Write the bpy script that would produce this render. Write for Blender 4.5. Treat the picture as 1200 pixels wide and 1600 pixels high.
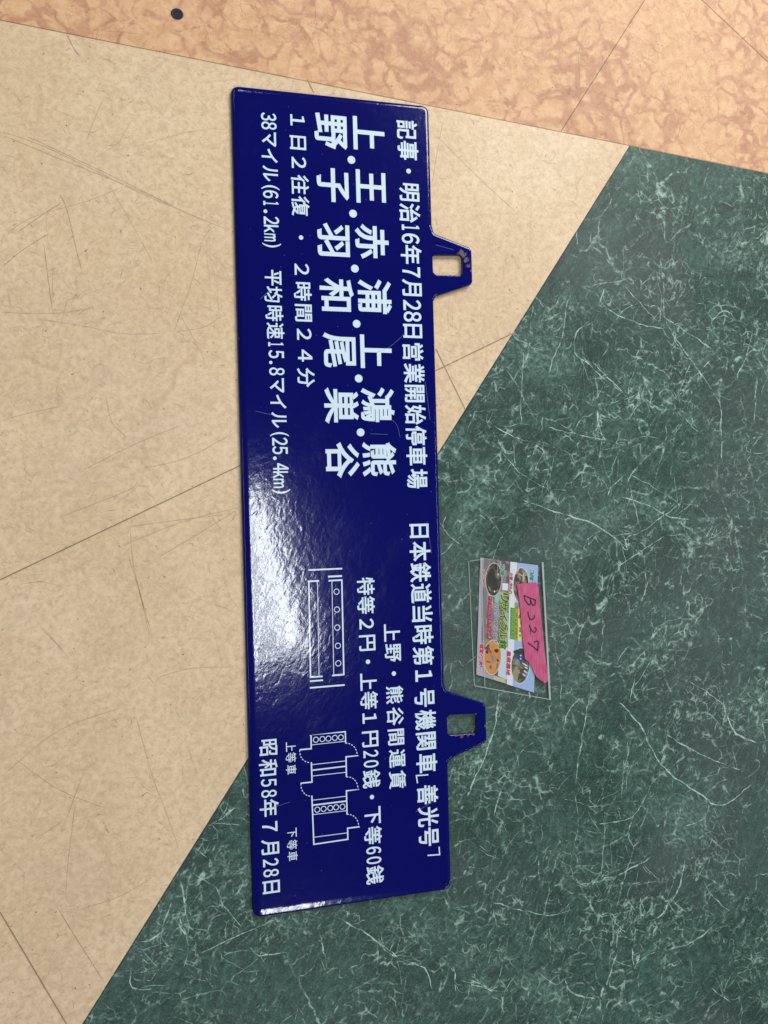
import bpy, bmesh, math, random
from mathutils import Matrix, Vector, geometry

MM = 0.001
scene = bpy.context.scene
for o in list(bpy.data.objects):
    bpy.data.objects.remove(o)

# ------------------------------------------------------------------ camera
cam_data = bpy.data.cameras.new("camera")
cam_data.sensor_fit = 'VERTICAL'
cam_data.sensor_height = 36.0
cam_data.lens = 36.0 * 1300.0 / 1600.0
cam_data.clip_start = 0.01
cam_data.clip_end = 100.0
cam = bpy.data.objects.new("camera", cam_data)
cam.matrix_world = Matrix.Translation((-0.136477, -0.017538, 0.627400)) @ Matrix((
    (0.96532459, 0.02477570, -0.25987419),
    (-0.02806718, 0.99956586, -0.00896202),
    (0.25953932, 0.01594519, 0.96560090))).to_4x4()
scene.collection.objects.link(cam)
scene.camera = cam

# ------------------------------------------------------------------ light
world = bpy.data.worlds.new("World")
scene.world = world
world.use_nodes = True
bg = world.node_tree.nodes["Background"]
bg.inputs[0].default_value = (0.93, 0.96, 1.0, 1)
bg.inputs[1].default_value = 0.065

def tube(x, y, length, width, power, rz=0.0, col=(0.93, 1.0, 1.0), z=2.4):
    """one fluorescent batten on the shop ceiling"""
    ld = bpy.data.lights.new("ceiling_lamp", 'AREA')
    ld.shape = 'RECTANGLE'
    ld.size, ld.size_y = width, length
    ld.energy = power
    ld.color = col
    lo = bpy.data.objects.new("ceiling_lamp", ld)
    lo.location = (x, y, z)
    lo.rotation_euler = (0, 0, rz)
    scene.collection.objects.link(lo)

POW = 10.5
for (x, y, rz, k, ln) in ((0.17, -0.22, 0.24, 0.58, 0.62), (0.30, -2.25, 0.05, 1.15, 1.15), (0.1, 2.5, 0.0, 0.25, 1.15),
                          (-1.75, -0.2, 0.0, 0.18, 1.15), (-1.75, -2.3, 0.0, 0.1, 1.15), (-1.75, 2.4, 0.0, 0.25, 1.15),
                          (2.05, -0.2, 0.0, 0.5, 1.15), (2.05, -2.3, 0.0, 0.4, 1.15), (2.05, 2.4, 0.0, 0.6, 1.15)):
    for ds in (-0.08, 0.08):             # twin tubes
        tube(x + ds * math.cos(rz), y + ds * math.sin(rz), ln, 0.08 if ln < 1 else 0.05, POW * k, rz)

# added fill light at upper right, below the ceiling row, grading the floor brightness
sd = bpy.data.lights.new("added_fill_light", 'AREA')
sd.shape = 'DISK'; sd.size = 1.0; sd.energy = 37
sd.color = (1.0, 0.985, 0.94)
so = bpy.data.objects.new("added_fill_light", sd)
so.location = (0.95, 1.35, 1.22)
so.rotation_euler = (Vector((0.0, 0.0, 0.0)) - so.location).to_track_quat('-Z', 'Y').to_euler()
scene.collection.objects.link(so)

scene.view_settings.view_transform = 'Standard'
scene.view_settings.look = 'None'
scene.view_settings.exposure = 0.0
scene.view_settings.gamma = 1.0
scene.view_settings.use_curve_mapping = False

# ------------------------------------------------------------------ helpers
class N:
    """small node-tree builder"""
    def __init__(self, name):
        self.m = bpy.data.materials.new(name)
        self.m.use_nodes = True
        self.t = self.m.node_tree
        self.b = self.t.nodes["Principled BSDF"]
        self.out = self.t.nodes["Material Output"]
        self._c = None
    def n(self, kind, **kw):
        nd = self.t.nodes.new(kind)
        for k, v in kw.items():
            setattr(nd, k, v)
        return nd
    def link(self, a, b):
        self.t.links.new(a, b)
    def put(self, sock, v):
        if hasattr(v, "is_output"):
            self.link(v, sock)
        elif isinstance(v, (tuple, list)) and len(v) == 3 and sock.type == 'RGBA':
            sock.default_value = (*v, 1)
        else:
            sock.default_value = v
    def co(self):
        if self._c is None:
            self._c = self.n("ShaderNodeTexCoord").outputs["Object"]
        return self._c
    def math(self, op, a, b=0.0, c=None, clamp=False):
        nd = self.n("ShaderNodeMath", operation=op, use_clamp=clamp)
        self.put(nd.inputs[0], a); self.put(nd.inputs[1], b)
        if c is not None: self.put(nd.inputs[2], c)
        return nd.outputs[0]
    def vmath(self, op, a, b=None, scale=None):
        nd = self.n("ShaderNodeVectorMath", operation=op)
        self.put(nd.inputs[0], a)
        if b is not None: self.put(nd.inputs[1], b)
        if scale is not None: self.put(nd.inputs["Scale"], scale)
        return nd.outputs["Value"] if op in ('DISTANCE', 'LENGTH') else nd.outputs["Vector"]
    def mapv(self, v, scale=(1, 1, 1), rot=0.0, loc=(0, 0, 0)):
        if rot:
            n0 = self.n("ShaderNodeMapping")
            self.put(n0.inputs["Vector"], v)
            n0.inputs["Rotation"].default_value = (0, 0, rot)
            v = n0.outputs[0]
        nd = self.n("ShaderNodeMapping")
        self.put(nd.inputs["Vector"], v)
        nd.inputs["Scale"].default_value = scale
        nd.inputs["Location"].default_value = loc
        return nd.outputs[0]
    def ridge(self, v, scale, width, detail=4, rough=0.5):
        """thin bright lines where a noise field crosses its mean"""
        a = self.math('ABSOLUTE', self.math('SUBTRACT', self.noise(v, scale, detail, rough), 0.5))
        return self.ramp(a, 0.0, width, 1, 0)
    def noise(self, v, scale, detail=4, rough=0.55, dist=0.0, col=False):
        nd = self.n("ShaderNodeTexNoise")
        self.put(nd.inputs["Vector"], v)
        nd.inputs["Scale"].default_value = scale
        nd.inputs["Detail"].default_value = detail
        nd.inputs["Roughness"].default_value = rough
        nd.inputs["Distortion"].default_value = dist
        return nd.outputs["Color" if col else "Fac"]
    def warp(self, v, scale, amount, detail=3):
        c = self.noise(v, scale, detail, col=True)
        c = self.vmath('SUBTRACT', c, (0.5, 0.5, 0.5))
        return self.vmath('ADD', v, self.vmath('SCALE', c, scale=amount))
    def voro(self, v, scale, feature='DISTANCE_TO_EDGE', out="Distance", rnd=1.0):
        nd = self.n("ShaderNodeTexVoronoi", feature=feature)
        self.put(nd.inputs["Vector"], v)
        nd.inputs["Scale"].default_value = scale
        nd.inputs["Randomness"].default_value = rnd
        return nd.outputs[out]
    def ramp(self, v, a, b, lo=0.0, hi=1.0, smooth=True):
        nd = self.n("ShaderNodeMapRange", interpolation_type='SMOOTHSTEP' if smooth else 'LINEAR')
        self.put(nd.inputs["Value"], v)
        nd.inputs["From Min"].default_value = a
        nd.inputs["From Max"].default_value = b
        nd.inputs["To Min"].default_value = lo
        nd.inputs["To Max"].default_value = hi
        return nd.outputs[0]
    def mix(self, f, a, b):
        nd = self.n("ShaderNodeMix", data_type='RGBA')
        self.put(nd.inputs[0], f)
        self.put(nd.inputs[6], a); self.put(nd.inputs[7], b)
        return nd.outputs[2]
    def attr(self, name):
        nd = self.n("ShaderNodeAttribute", attribute_name=name)
        sp = self.n("ShaderNodeSeparateColor")
        self.link(nd.outputs["Color"], sp.inputs[0])
        return sp.outputs
    def bump(self, h, dist, strength=1.0):
        nd = self.n("ShaderNodeBump")
        self.put(nd.inputs["Height"], h)
        nd.inputs["Distance"].default_value = dist
        nd.inputs["Strength"].default_value = strength
        self.link(nd.outputs[0], self.b.inputs["Normal"])
    def set(self, **kw):
        for k, v in kw.items():
            self.put(self.b.inputs[k.replace("_", " ")], v)
        return self.m

def simple(name, col, rough=0.5, spec=0.5):
    return N(name).set(Base_Color=col, Roughness=rough, Specular_IOR_Level=spec)

def link(o, parent=None):
    scene.collection.objects.link(o)
    if parent: o.parent = parent
    return o

def build(name, bm, mats, parent=None, smooth=False):
    me = bpy.data.meshes.new(name)
    bm.to_mesh(me); bm.free()
    for m in (mats if isinstance(mats, (list, tuple)) else [mats]):
        me.materials.append(m)
    if smooth:
        me.polygons.foreach_set("use_smooth", [True] * len(me.polygons))
    return link(bpy.data.objects.new(name, me), parent)

def thing(name, label, cat, loc=(0, 0, 0)):
    o = bpy.data.objects.new(name, None)
    o.empty_display_size = 0.02
    o.location = loc
    o["label"] = label; o["category"] = cat
    return link(o)

def V2(p): return Vector((p[0], p[1]))

def stroke(bm, pts, w, z, closed=False, lay=None, col=None, soft=False, taper=False):
    """flat line of width w through pts (metres); soft adds a centre row carrying the mark colour"""
    pts = [V2(p) for p in pts]
    n = len(pts)
    rows = []
    for i, p in enumerate(pts):
        a = pts[(i - 1) % n] if (closed or i > 0) else p
        b = pts[(i + 1) % n] if (closed or i < n - 1) else p
        d1 = (p - a).normalized() if (p - a).length > 1e-9 else (b - p).normalized()
        d2 = (b - p).normalized() if (b - p).length > 1e-9 else d1
        t = d1 + d2
        t = t.normalized() if t.length > 1e-6 else d1
        nrm = Vector((-t.y, t.x))
        k = 1.0 / max(0.5, nrm.dot(Vector((-d1.y, d1.x))))
        ww = w[i] if isinstance(w, list) else w
        offs = (-0.5, 0.0, 0.5) if soft else (-0.5, 0.5)
        row = []
        for f in offs:
            q = p + nrm * (f * ww * k)
            v = bm.verts.new((q.x, q.y, z))
            if lay is not None:
                e = 1.0 if (not soft or f == 0.0) else 0.0
                if taper and (i == 0 or i == n - 1): e = 0.0
                v[lay] = (col[0] * e, col[1] * e, col[2] * e, 1)
            row.append(v)
        rows.append(row)
    for i in range(n if closed else n - 1):
        r0, r1 = rows[i], rows[(i + 1) % n]
        for j in range(len(r0) - 1):
            bm.faces.new((r0[j], r0[j + 1], r1[j + 1], r1[j]))

def ngon(bm, pts, z, mi=0):
    f = bm.faces.new([bm.verts.new((p[0], p[1], z)) for p in pts])
    f.normal_update()
    if f.normal.z < 0: f.normal_flip()
    f.material_index = mi
    return f

def ring(bm, c, r, w, z, n=28):
    stroke(bm, [(c[0] + r * math.cos(t * math.tau / n), c[1] + r * math.sin(t * math.tau / n)) for t in range(n)], w, z, closed=True)

def disc(bm, c, r, z, n=28, ax=None, mi=0):
    A, B = ax if ax else ((r, 0), (0, r))
    return ngon(bm, [(c[0] + A[0] * math.cos(t) + B[0] * math.sin(t), c[1] + A[1] * math.cos(t) + B[1] * math.sin(t))
              for t in [i * math.tau / n for i in range(n)]], z, mi)

_glyphs = {}
def glyph(ch):
    """outline of one character from the built-in font as flat triangles in em units, and its ink box centre"""
    key = ch
    if key not in _glyphs:
        cu = bpy.data.curves.new("t", 'FONT')
        cu.body = ch; cu.size = 1.0; cu.resolution_u = 4
        ob = link(bpy.data.objects.new("t", cu))
        me = bpy.data.meshes.new_from_object(ob.evaluated_get(bpy.context.evaluated_depsgraph_get()))
        vs = [tuple(v.co[:2]) for v in me.vertices]
        fs = [tuple(p.vertices) for p in me.polygons]
        bpy.data.objects.remove(ob); bpy.data.curves.remove(cu); bpy.data.meshes.remove(me)
        xs = [v[0] for v in vs]; ys = [v[1] for v in vs]
        used = {}
        for f in fs:
            for a, b in zip(f, f[1:] + f[:1]):
                used.setdefault((min(a, b), max(a, b)), []).append((a, b))
        nxt = {q[0][0]: q[0][1] for q in used.values() if len(q) == 1}
        rims = []
        while nxt:
            a = next(iter(nxt)); rim = []
            while a in nxt:
                rim.append(a); a = nxt.pop(a)
            rims.append(rim)
        _glyphs[key] = (vs, fs, rims, ((min(xs) + max(xs)) / 2, (min(ys) + max(ys)) / 2), (max(xs) - min(xs), max(ys) - min(ys)))
    return _glyphs[key]

def put_glyph(bm, ch, x, y, sx, sy, z, bold=0.0, ang=-math.pi / 2, slant=0.0):
    vs, fs, rims, (cx, cy), _ = glyph(ch)
    ca, sa = math.cos(ang), math.sin(ang)
    new = []
    for gx, gy in vs:
        ly = (gy - cy) * sy
        lx = (gx - cx) * sx + slant * ly
        new.append(bm.verts.new((x + lx * ca - ly * sa, y + lx * sa + ly * ca, z)))
    for f in fs:
        try:
            fc = bm.faces.new([new[i] for i in f])
            fc.normal_update()
            if fc.normal.z < 0: fc.normal_flip()
        except ValueError:
            pass
    if bold > 0:                              # thicken: a band along every outline
        w = 2 * bold * (sx + sy) / 2
        for i, rim in enumerate(rims):
            P = [Vector(new[j].co[:2]) for j in rim]
            Q = [p for j, p in enumerate(P) if (p - P[j - 1]).length > 1e-7]
            if len(Q) > 2: stroke(bm, Q, w, z + 2e-6 * (i + 1), closed=True)

# ------------------------------------------------------------------ data (mm, floor frame: text runs along -Y)
TEXT = {
    'header': [
        ('記', 58.79, 288.71, 15.7, 17.75), ('事', 59.15, 272.37, 15.7, 17.75), ('・', 59.16, 256.14, 17.52, 17.52), ('明', 59.26, 239.4, 15.7, 17.75), ('治', 59.17, 223.03, 15.7, 17.75),
        ('１', 59.46, 211.44, 7.15, 18.97), ('６', 59.21, 202.8, 14.33, 18.4), ('年', 59.33, 190.11, 15.7, 17.75), ('７', 59.02, 176.36, 14.36, 18.97), ('月', 59.15, 164.06, 15.7, 17.75),
        ('２', 58.98, 150.27, 13.98, 18.67), ('８', 59.01, 141.19, 14.11, 18.37), ('日', 58.77, 129.88, 15.7, 17.75), ('営', 58.53, 113.52, 15.7, 17.75), ('業', 59.02, 96.66, 15.7, 17.75),
        ('開', 58.89, 80.65, 15.7, 17.75), ('始', 59.13, 63.94, 15.7, 17.75), ('停', 59.24, 47.66, 15.7, 17.75), ('車', 59.26, 31.62, 15.7, 17.75), ('場', 59.12, 13.71, 15.7, 17.75),
    ],
    'engine': [
        ('日', 59.43, -27.19, 15.65, 17.88), ('本', 59.69, -43.3, 15.65, 17.88), ('鉄', 59.64, -59.77, 15.65, 17.88), ('道', 59.74, -76.19, 15.65, 17.88), ('当', 60, -92.24, 15.65, 17.88),
        ('時', 60.05, -108.69, 15.65, 17.88), ('第', 60.01, -125.13, 15.65, 17.88), ('１', 59.84, -140.66, 15.65, 17.88), ('号', 59.83, -158, 15.65, 17.88), ('機', 60.3, -175.21, 15.65, 17.88),
        ('関', 60.1, -191.79, 15.65, 17.88), ('車', 60.27, -209.06, 15.65, 17.88), ('善', 60.28, -233.66, 15.65, 17.88), ('光', 60.3, -250.85, 15.65, 17.88), ('号', 60.13, -266.55, 15.65, 17.88),
    ],
    'stations': [
        ('上', 27.67, 282.55, 27.57, 27.83), ('王', 28.12, 241.21, 27.57, 27.83), ('赤', 27.75, 198.34, 27.57, 27.83), ('野', -2.58, 281.8, 27.57, 27.83), ('子', -2.1, 240.31, 27.57, 27.83),
        ('羽', -2.68, 198.05, 27.57, 27.83), ('浦', 28.73, 155.68, 27.57, 27.83), ('上', 28.55, 112.93, 27.57, 27.83), ('鴻', 28.65, 71.45, 27.57, 27.83), ('熊', 28.88, 29.22, 27.57, 27.83),
        ('和', -1.38, 155.79, 27.57, 27.83), ('尾', -0.37, 113.16, 27.57, 27.83), ('巣', -0.06, 70.6, 27.57, 27.83), ('谷', -0.39, 28.91, 27.57, 27.83),
    ],
    'trips': [
        ('１', -28.15, 287.68, 15.41, 14.27), ('日', -28.3, 270.66, 15.41, 14.27), ('２', -27.93, 255.39, 15.41, 14.27), ('往', -27.56, 238.66, 15.41, 14.27), ('復', -27.64, 222.3, 15.41, 14.27),
        ('・', -27.89, 198.31, 15.5, 15.5), ('２', -27.91, 174.03, 15.41, 14.27), ('時', -27.68, 157.22, 15.41, 14.27), ('間', -27.61, 140.94, 15.41, 14.27), ('２', -27.44, 124.67, 15.41, 14.27),
        ('４', -27.17, 108.45, 15.41, 14.27), ('分', -27.06, 91.81, 15.41, 14.27),
    ],
    'speed': [
        ('３', -50.1, 288.21, 10.5, 14.75), ('８', -49.97, 281.5, 10.55, 14.75), ('マ', -50.24, 271.3, 12.71, 14.16), ('イ', -50.12, 258.91, 12.71, 14.16), ('ル', -49.94, 245.31, 12.71, 14.16),
        ('(', -50.14, 234.81, 13.38, 14.59), ('６', -50.09, 229.64, 10.72, 14.77), ('１', -50.05, 222.71, 5.35, 15.24), ('．', -54.41, 216.51, 14.9, 14.99), ('２', -50.04, 209.78, 10.46, 14.99),
        ('ｋ', -50.35, 203.42, 11.05, 13.25), ('ｍ', -51.47, 196.91, 6.47, 14.86), (')', -50.36, 191.09, 12.56, 15.08), ('平', -49.98, 166.65, 12.71, 14.16), ('均', -50.09, 154.06, 12.71, 14.16),
        ('時', -49.73, 139.74, 12.71, 14.16), ('速', -49.19, 126.57, 12.71, 14.16), ('１', -49.23, 116.42, 5.35, 15.24), ('５', -49.16, 108.95, 10.48, 14.99), ('．', -53.43, 102.64, 13.03, 13.11),
        ('８', -49.04, 95.96, 10.55, 14.75), ('マ', -49.23, 85.45, 12.71, 14.16), ('イ', -48.53, 73.32, 12.71, 14.16), ('ル', -48.39, 59.45, 12.71, 14.16), ('(', -48.35, 48.72, 12.07, 15.1),
        ('２', -48.13, 43.21, 10.46, 14.99), ('５', -48.21, 36.68, 10.48, 14.99), ('．', -52.33, 30.69, 14.54, 14.64), ('４', -47.95, 23.99, 9.83, 15.24), ('ｋ', -48.29, 18.3, 9.41, 13.61),
        ('ｍ', -49.91, 11.8, 7.77, 13.49), (')', -48.25, 5.71, 13.58, 14.79),
    ],
    'fare_title': [
        ('上', 35.04, -105.49, 14.47, 14.37), ('野', 35.26, -121.09, 14.47, 14.37), ('・', 35.56, -137.24, 15.93, 15.93), ('熊', 35.76, -153.67, 14.47, 14.37), ('谷', 35.71, -170.3, 14.47, 14.37),
        ('間', 35.86, -186.43, 14.47, 14.37), ('運', 36.29, -203, 14.47, 14.37), ('賃', 36.13, -219.35, 14.47, 14.37),
    ],
    'fares': [
        ('特', 15.14, -68.46, 14.04, 14.56), ('等', 14.92, -83, 14.04, 14.56), ('２', 14.93, -97.54, 14.04, 14.56), ('円', 14.98, -112.13, 14.04, 14.56), ('・', 15.14, -126.67, 15.76, 15.76),
        ('上', 15.17, -141.98, 14.04, 14.56), ('等', 15.19, -156.28, 14.04, 14.56), ('１', 15.22, -169.96, 14.04, 14.56), ('円', 15.24, -185.95, 14.04, 14.56), ('２', 15.49, -197.36, 9.59, 15.33),
        ('０', 15.44, -205.09, 9.46, 15.11), ('銭', 15.34, -216.55, 14.04, 14.56), ('・', 15.33, -230.5, 15.24, 15.24), ('下', 15.42, -244.59, 14.04, 14.56), ('等', 15.33, -259.81, 14.04, 14.56),
        ('６', 15.58, -271.34, 9.83, 15.11), ('０', 15.53, -279.01, 9.46, 15.11), ('銭', 16.01, -290.18, 14.04, 14.56),
    ],
    'date': [
        ('昭', -62.98, -184.8, 13.52, 14.76), ('和', -63.34, -199.69, 13.52, 14.76), ('５', -63.36, -210.83, 10, 14.9), ('８', -63.38, -219.05, 10.08, 14.67), ('年', -63.46, -229.58, 13.52, 14.76),
        ('７', -63.4, -243.68, 13.52, 14.76), ('月', -63.51, -258.49, 13.52, 14.76), ('２', -63.39, -270.11, 9.98, 14.9), ('８', -63.39, -277.83, 10.08, 14.67), ('日', -63.55, -288.21, 13.52, 14.76),
    ],
    'upper_class': [
        ('上', -46.11, -185.89, 7.68, 8.39), ('等', -46.25, -193.92, 7.68, 8.39), ('車', -46.33, -202.99, 7.68, 8.39),
    ],
    'lower_class': [
        ('下', -47.04, -250.05, 7.56, 8.22), ('等', -47.13, -258.99, 7.56, 8.22), ('車', -47.03, -267.54, 7.56, 8.22),
    ],
    'special_class': [
        ('特', -44.39, -88.57, 7.52, 8.24), ('等', -44.46, -96.27, 7.52, 8.24), ('車', -44.61, -104.25, 7.52, 8.24),
    ],
}
DOTS = [[13.09,261.05],[13.23,219.34],[13.45,176.75],[13.66,134.04],[14.07,91.73],[14.4,50.09]]
SALOON_LINES = [[[[-29.22,-54.21],[-3.04,-54.18]],1.2],[[[-14.18,-59.85],[-3.4,-59.82]],1.4],[[[-13.94,-62.99],[-3.16,-62.91]],1.2],[[[-3.6,-62.51],[-4.09,-135.33]],1.1],[[[-13.23,-135.08],[-3.68,-134.97]],1.2],[[[-11.35,-63.3],[-11.92,-134.86]],0.5],[[[-29.97,-62.76],[-21.2,-62.72]],1.2],[[[-29.14,-62.8],[-29.84,-135.09]],1.1],[[[-30.29,-135.06],[-20.5,-135.17]],1.2],[[[-22.51,-63.1],[-23.28,-135.27]],0.5],[[[-30.38,-138.09],[-20.26,-138.05]],1.2],[[[-30.51,-143.09],[-3.65,-142.98]],1.2]]
SALOON_RINGS = [[-7.99,-71.6],[-8.04,-85.24],[-8.23,-98.93],[-8.04,-112.83],[-8.15,-126.19]]
COACH_LINES = [[[[-39.59,-188.85],[-30.76,-188.88],[-30.61,-178.77],[-31.09,-178.72],[-3.91,-178.55]],1.0],[[[-4.15,-178.22],[-4.16,-187.36]],0.95],[[[4.46,-197.36],[4.83,-197.7],[-4.14,-197.71],[-4.26,-212.92]],1.0],[[[4.35,-223.31],[4.72,-223.47],[-4.56,-223.54],[-4.57,-241.48]],1.0],[[[4.05,-251.35],[4.35,-252.0],[-4.43,-251.96],[-4.48,-260.34],[-31.23,-260.86]],1.0],[[[-30.75,-261.22],[-31.25,-224.17]],1.0],[[[-39.37,-214.08],[-39.25,-213.97],[-30.85,-213.98],[-30.92,-199.1]],1.0],[[[-30.2,-186.04],[-4.61,-185.79]],0.45],[[[-30.61,-200.94],[-4.22,-200.75]],0.45],[[[-30.72,-205.15],[-4.34,-204.82]],1.0],[[[-30.84,-209.47],[-4.16,-209.4]],0.45],[[[-30.92,-227.64],[-4.67,-227.6]],0.45],[[[-31.02,-231.42],[-4.46,-231.27]],1.1],[[[-30.91,-238.47],[-4.67,-238.55]],0.45],[[[-30.77,-255.51],[-4.84,-255.43]],0.45]]
COACH_ARCS = [[[-4.16,-187.36],[-3.02,-187.46],[-1.89,-187.72],[-0.81,-188.15],[0.22,-188.74],[1.18,-189.47],[2.05,-190.34],[2.81,-191.32],[3.45,-192.41],[3.96,-193.58],[4.34,-194.81],[4.57,-196.08],[4.65,-197.38]],[[-4.26,-213.04],[-3.08,-213.11],[-1.92,-213.36],[-0.81,-213.77],[0.24,-214.35],[1.21,-215.08],[2.08,-215.95],[2.83,-216.94],[3.46,-218.05],[3.96,-219.24],[4.3,-220.5],[4.5,-221.81],[4.54,-223.15]],[[-4.57,-241.48],[-3.42,-241.57],[-2.29,-241.83],[-1.2,-242.25],[-0.16,-242.83],[0.8,-243.57],[1.66,-244.44],[2.42,-245.43],[3.06,-246.52],[3.57,-247.7],[3.94,-248.95],[4.16,-250.24],[4.23,-251.56]],[[-39.41,-189.05],[-39.51,-190.29],[-39.46,-191.52],[-39.25,-192.73],[-38.89,-193.88],[-38.39,-194.96],[-37.74,-195.95],[-36.98,-196.84],[-36.1,-197.61],[-35.13,-198.25],[-34.07,-198.74],[-32.95,-199.08],[-31.78,-199.25]],[[-39.25,-214.09],[-39.31,-215.39],[-39.22,-216.67],[-38.99,-217.92],[-38.61,-219.11],[-38.11,-220.23],[-37.47,-221.25],[-36.72,-222.16],[-35.87,-222.93],[-34.93,-223.57],[-33.92,-224.06],[-32.85,-224.38],[-31.75,-224.54]]]
COACH_RINGS = [[-27.04,-182.49],[-22.06,-182.48],[-17.38,-182.56],[-12.42,-182.49],[-7.7,-182.57],[-27.4,-235.21],[-22.54,-235.12],[-17.43,-235.11],[-12.91,-235.09],[-7.94,-235.19]]
BRACKETS = [[[61.18,-218.34],[51.45,-217.96],[52.16,-223.92]],[[68.37,-275.48],[68.69,-281.62],[58.71,-280.96]]]
OUTLINE = [[-77.65,310.1],[77.6,309.88],[77.64,215.04],[78.99,208.51],[108.97,198.53],[110.38,196.03],[110.38,171.3],[109.15,168.92],[79.08,158.37],[77.2,154.47],[76.89,-148.73],[77.9,-154.1],[109.4,-166.59],[111.09,-168.78],[111.1,-196.34],[109.3,-198.06],[80.54,-207.78],[78.08,-211.31],[77.58,-310.13],[-77.53,-309.89]]
HOLES = [[[77.13,191.09],[102.24,192.49],[102.33,176.05],[77.35,175.33]], [[78.12,-173.28],[102.89,-174.34],[103.05,-189.98],[78.44,-189.18]]]
CARD = [[111.15,-50.28],[161.63,-58.64],[154.57,-162.27],[104.86,-143.69]]
SLEEVE = [[101.17,-52.82],[111.44,-51.98],[166.08,-56.28],[169.13,-169.06],[102.97,-152.51]]
TAPE = [[141.61,-72.91],[158.82,-72.35],[160.85,-76.42],[162.38,-101.24],[165.65,-139.38],[166.6,-146.17],[166.56,-153.24],[165.75,-154.57],[163.83,-154.94],[161.78,-153.22],[159.17,-151.62],[156.59,-149.16],[154.81,-145.72],[153.42,-141.8],[150.18,-136.7],[146.87,-134.04],[145.7,-120.04],[144.98,-106.35],[144.11,-92.6],[143.08,-83.45]]
HAND = [[[148.12,-82.78],[153.17,-85.01],[157.92,-86.94]],[[147.78,-83.06],[148.67,-86.3],[150.4,-88.98],[151.84,-90.42],[152.85,-89.87],[153.24,-87.91],[153.16,-85.17]],[[153.58,-87.62],[154.5,-89.96],[155.96,-91.1],[157.15,-90.1],[157.74,-87.23]],[[150.82,-96.3],[151.07,-98.74],[151.98,-101.23],[153.6,-102.39],[155.27,-102.03],[156.31,-100.72],[156.35,-99.35]],[[151.07,-98.79],[151.83,-100.96],[151.73,-103.99]],[[151.63,-107.03],[152.86,-110.14],[154.28,-112.06],[155.91,-113.07],[157.28,-111.94],[157.49,-110.43],[156.7,-109.16]],[[151.8,-107.04],[152.48,-111.64],[152.38,-114.68]],[[150.33,-121.69],[153.89,-124.2],[158.25,-128.0]],[[158.25,-128.0],[158.87,-124.23],[158.83,-120.42],[155.99,-120.84]]]
SEAMS = [[[-76.51,26.39],[-244.83,-51.94]],[[77.31,99.32],[147.83,132.7]],[[78.92,117.24],[102.39,68.88]],[[-249.88,-280.79],[-208.7,-365.24]],[[286.29,436.19],[194.27,301.8]],[[324.61,439.29],[402.2,384.55]],[[-19.05,322.18],[-14.35,312.3]]]
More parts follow.
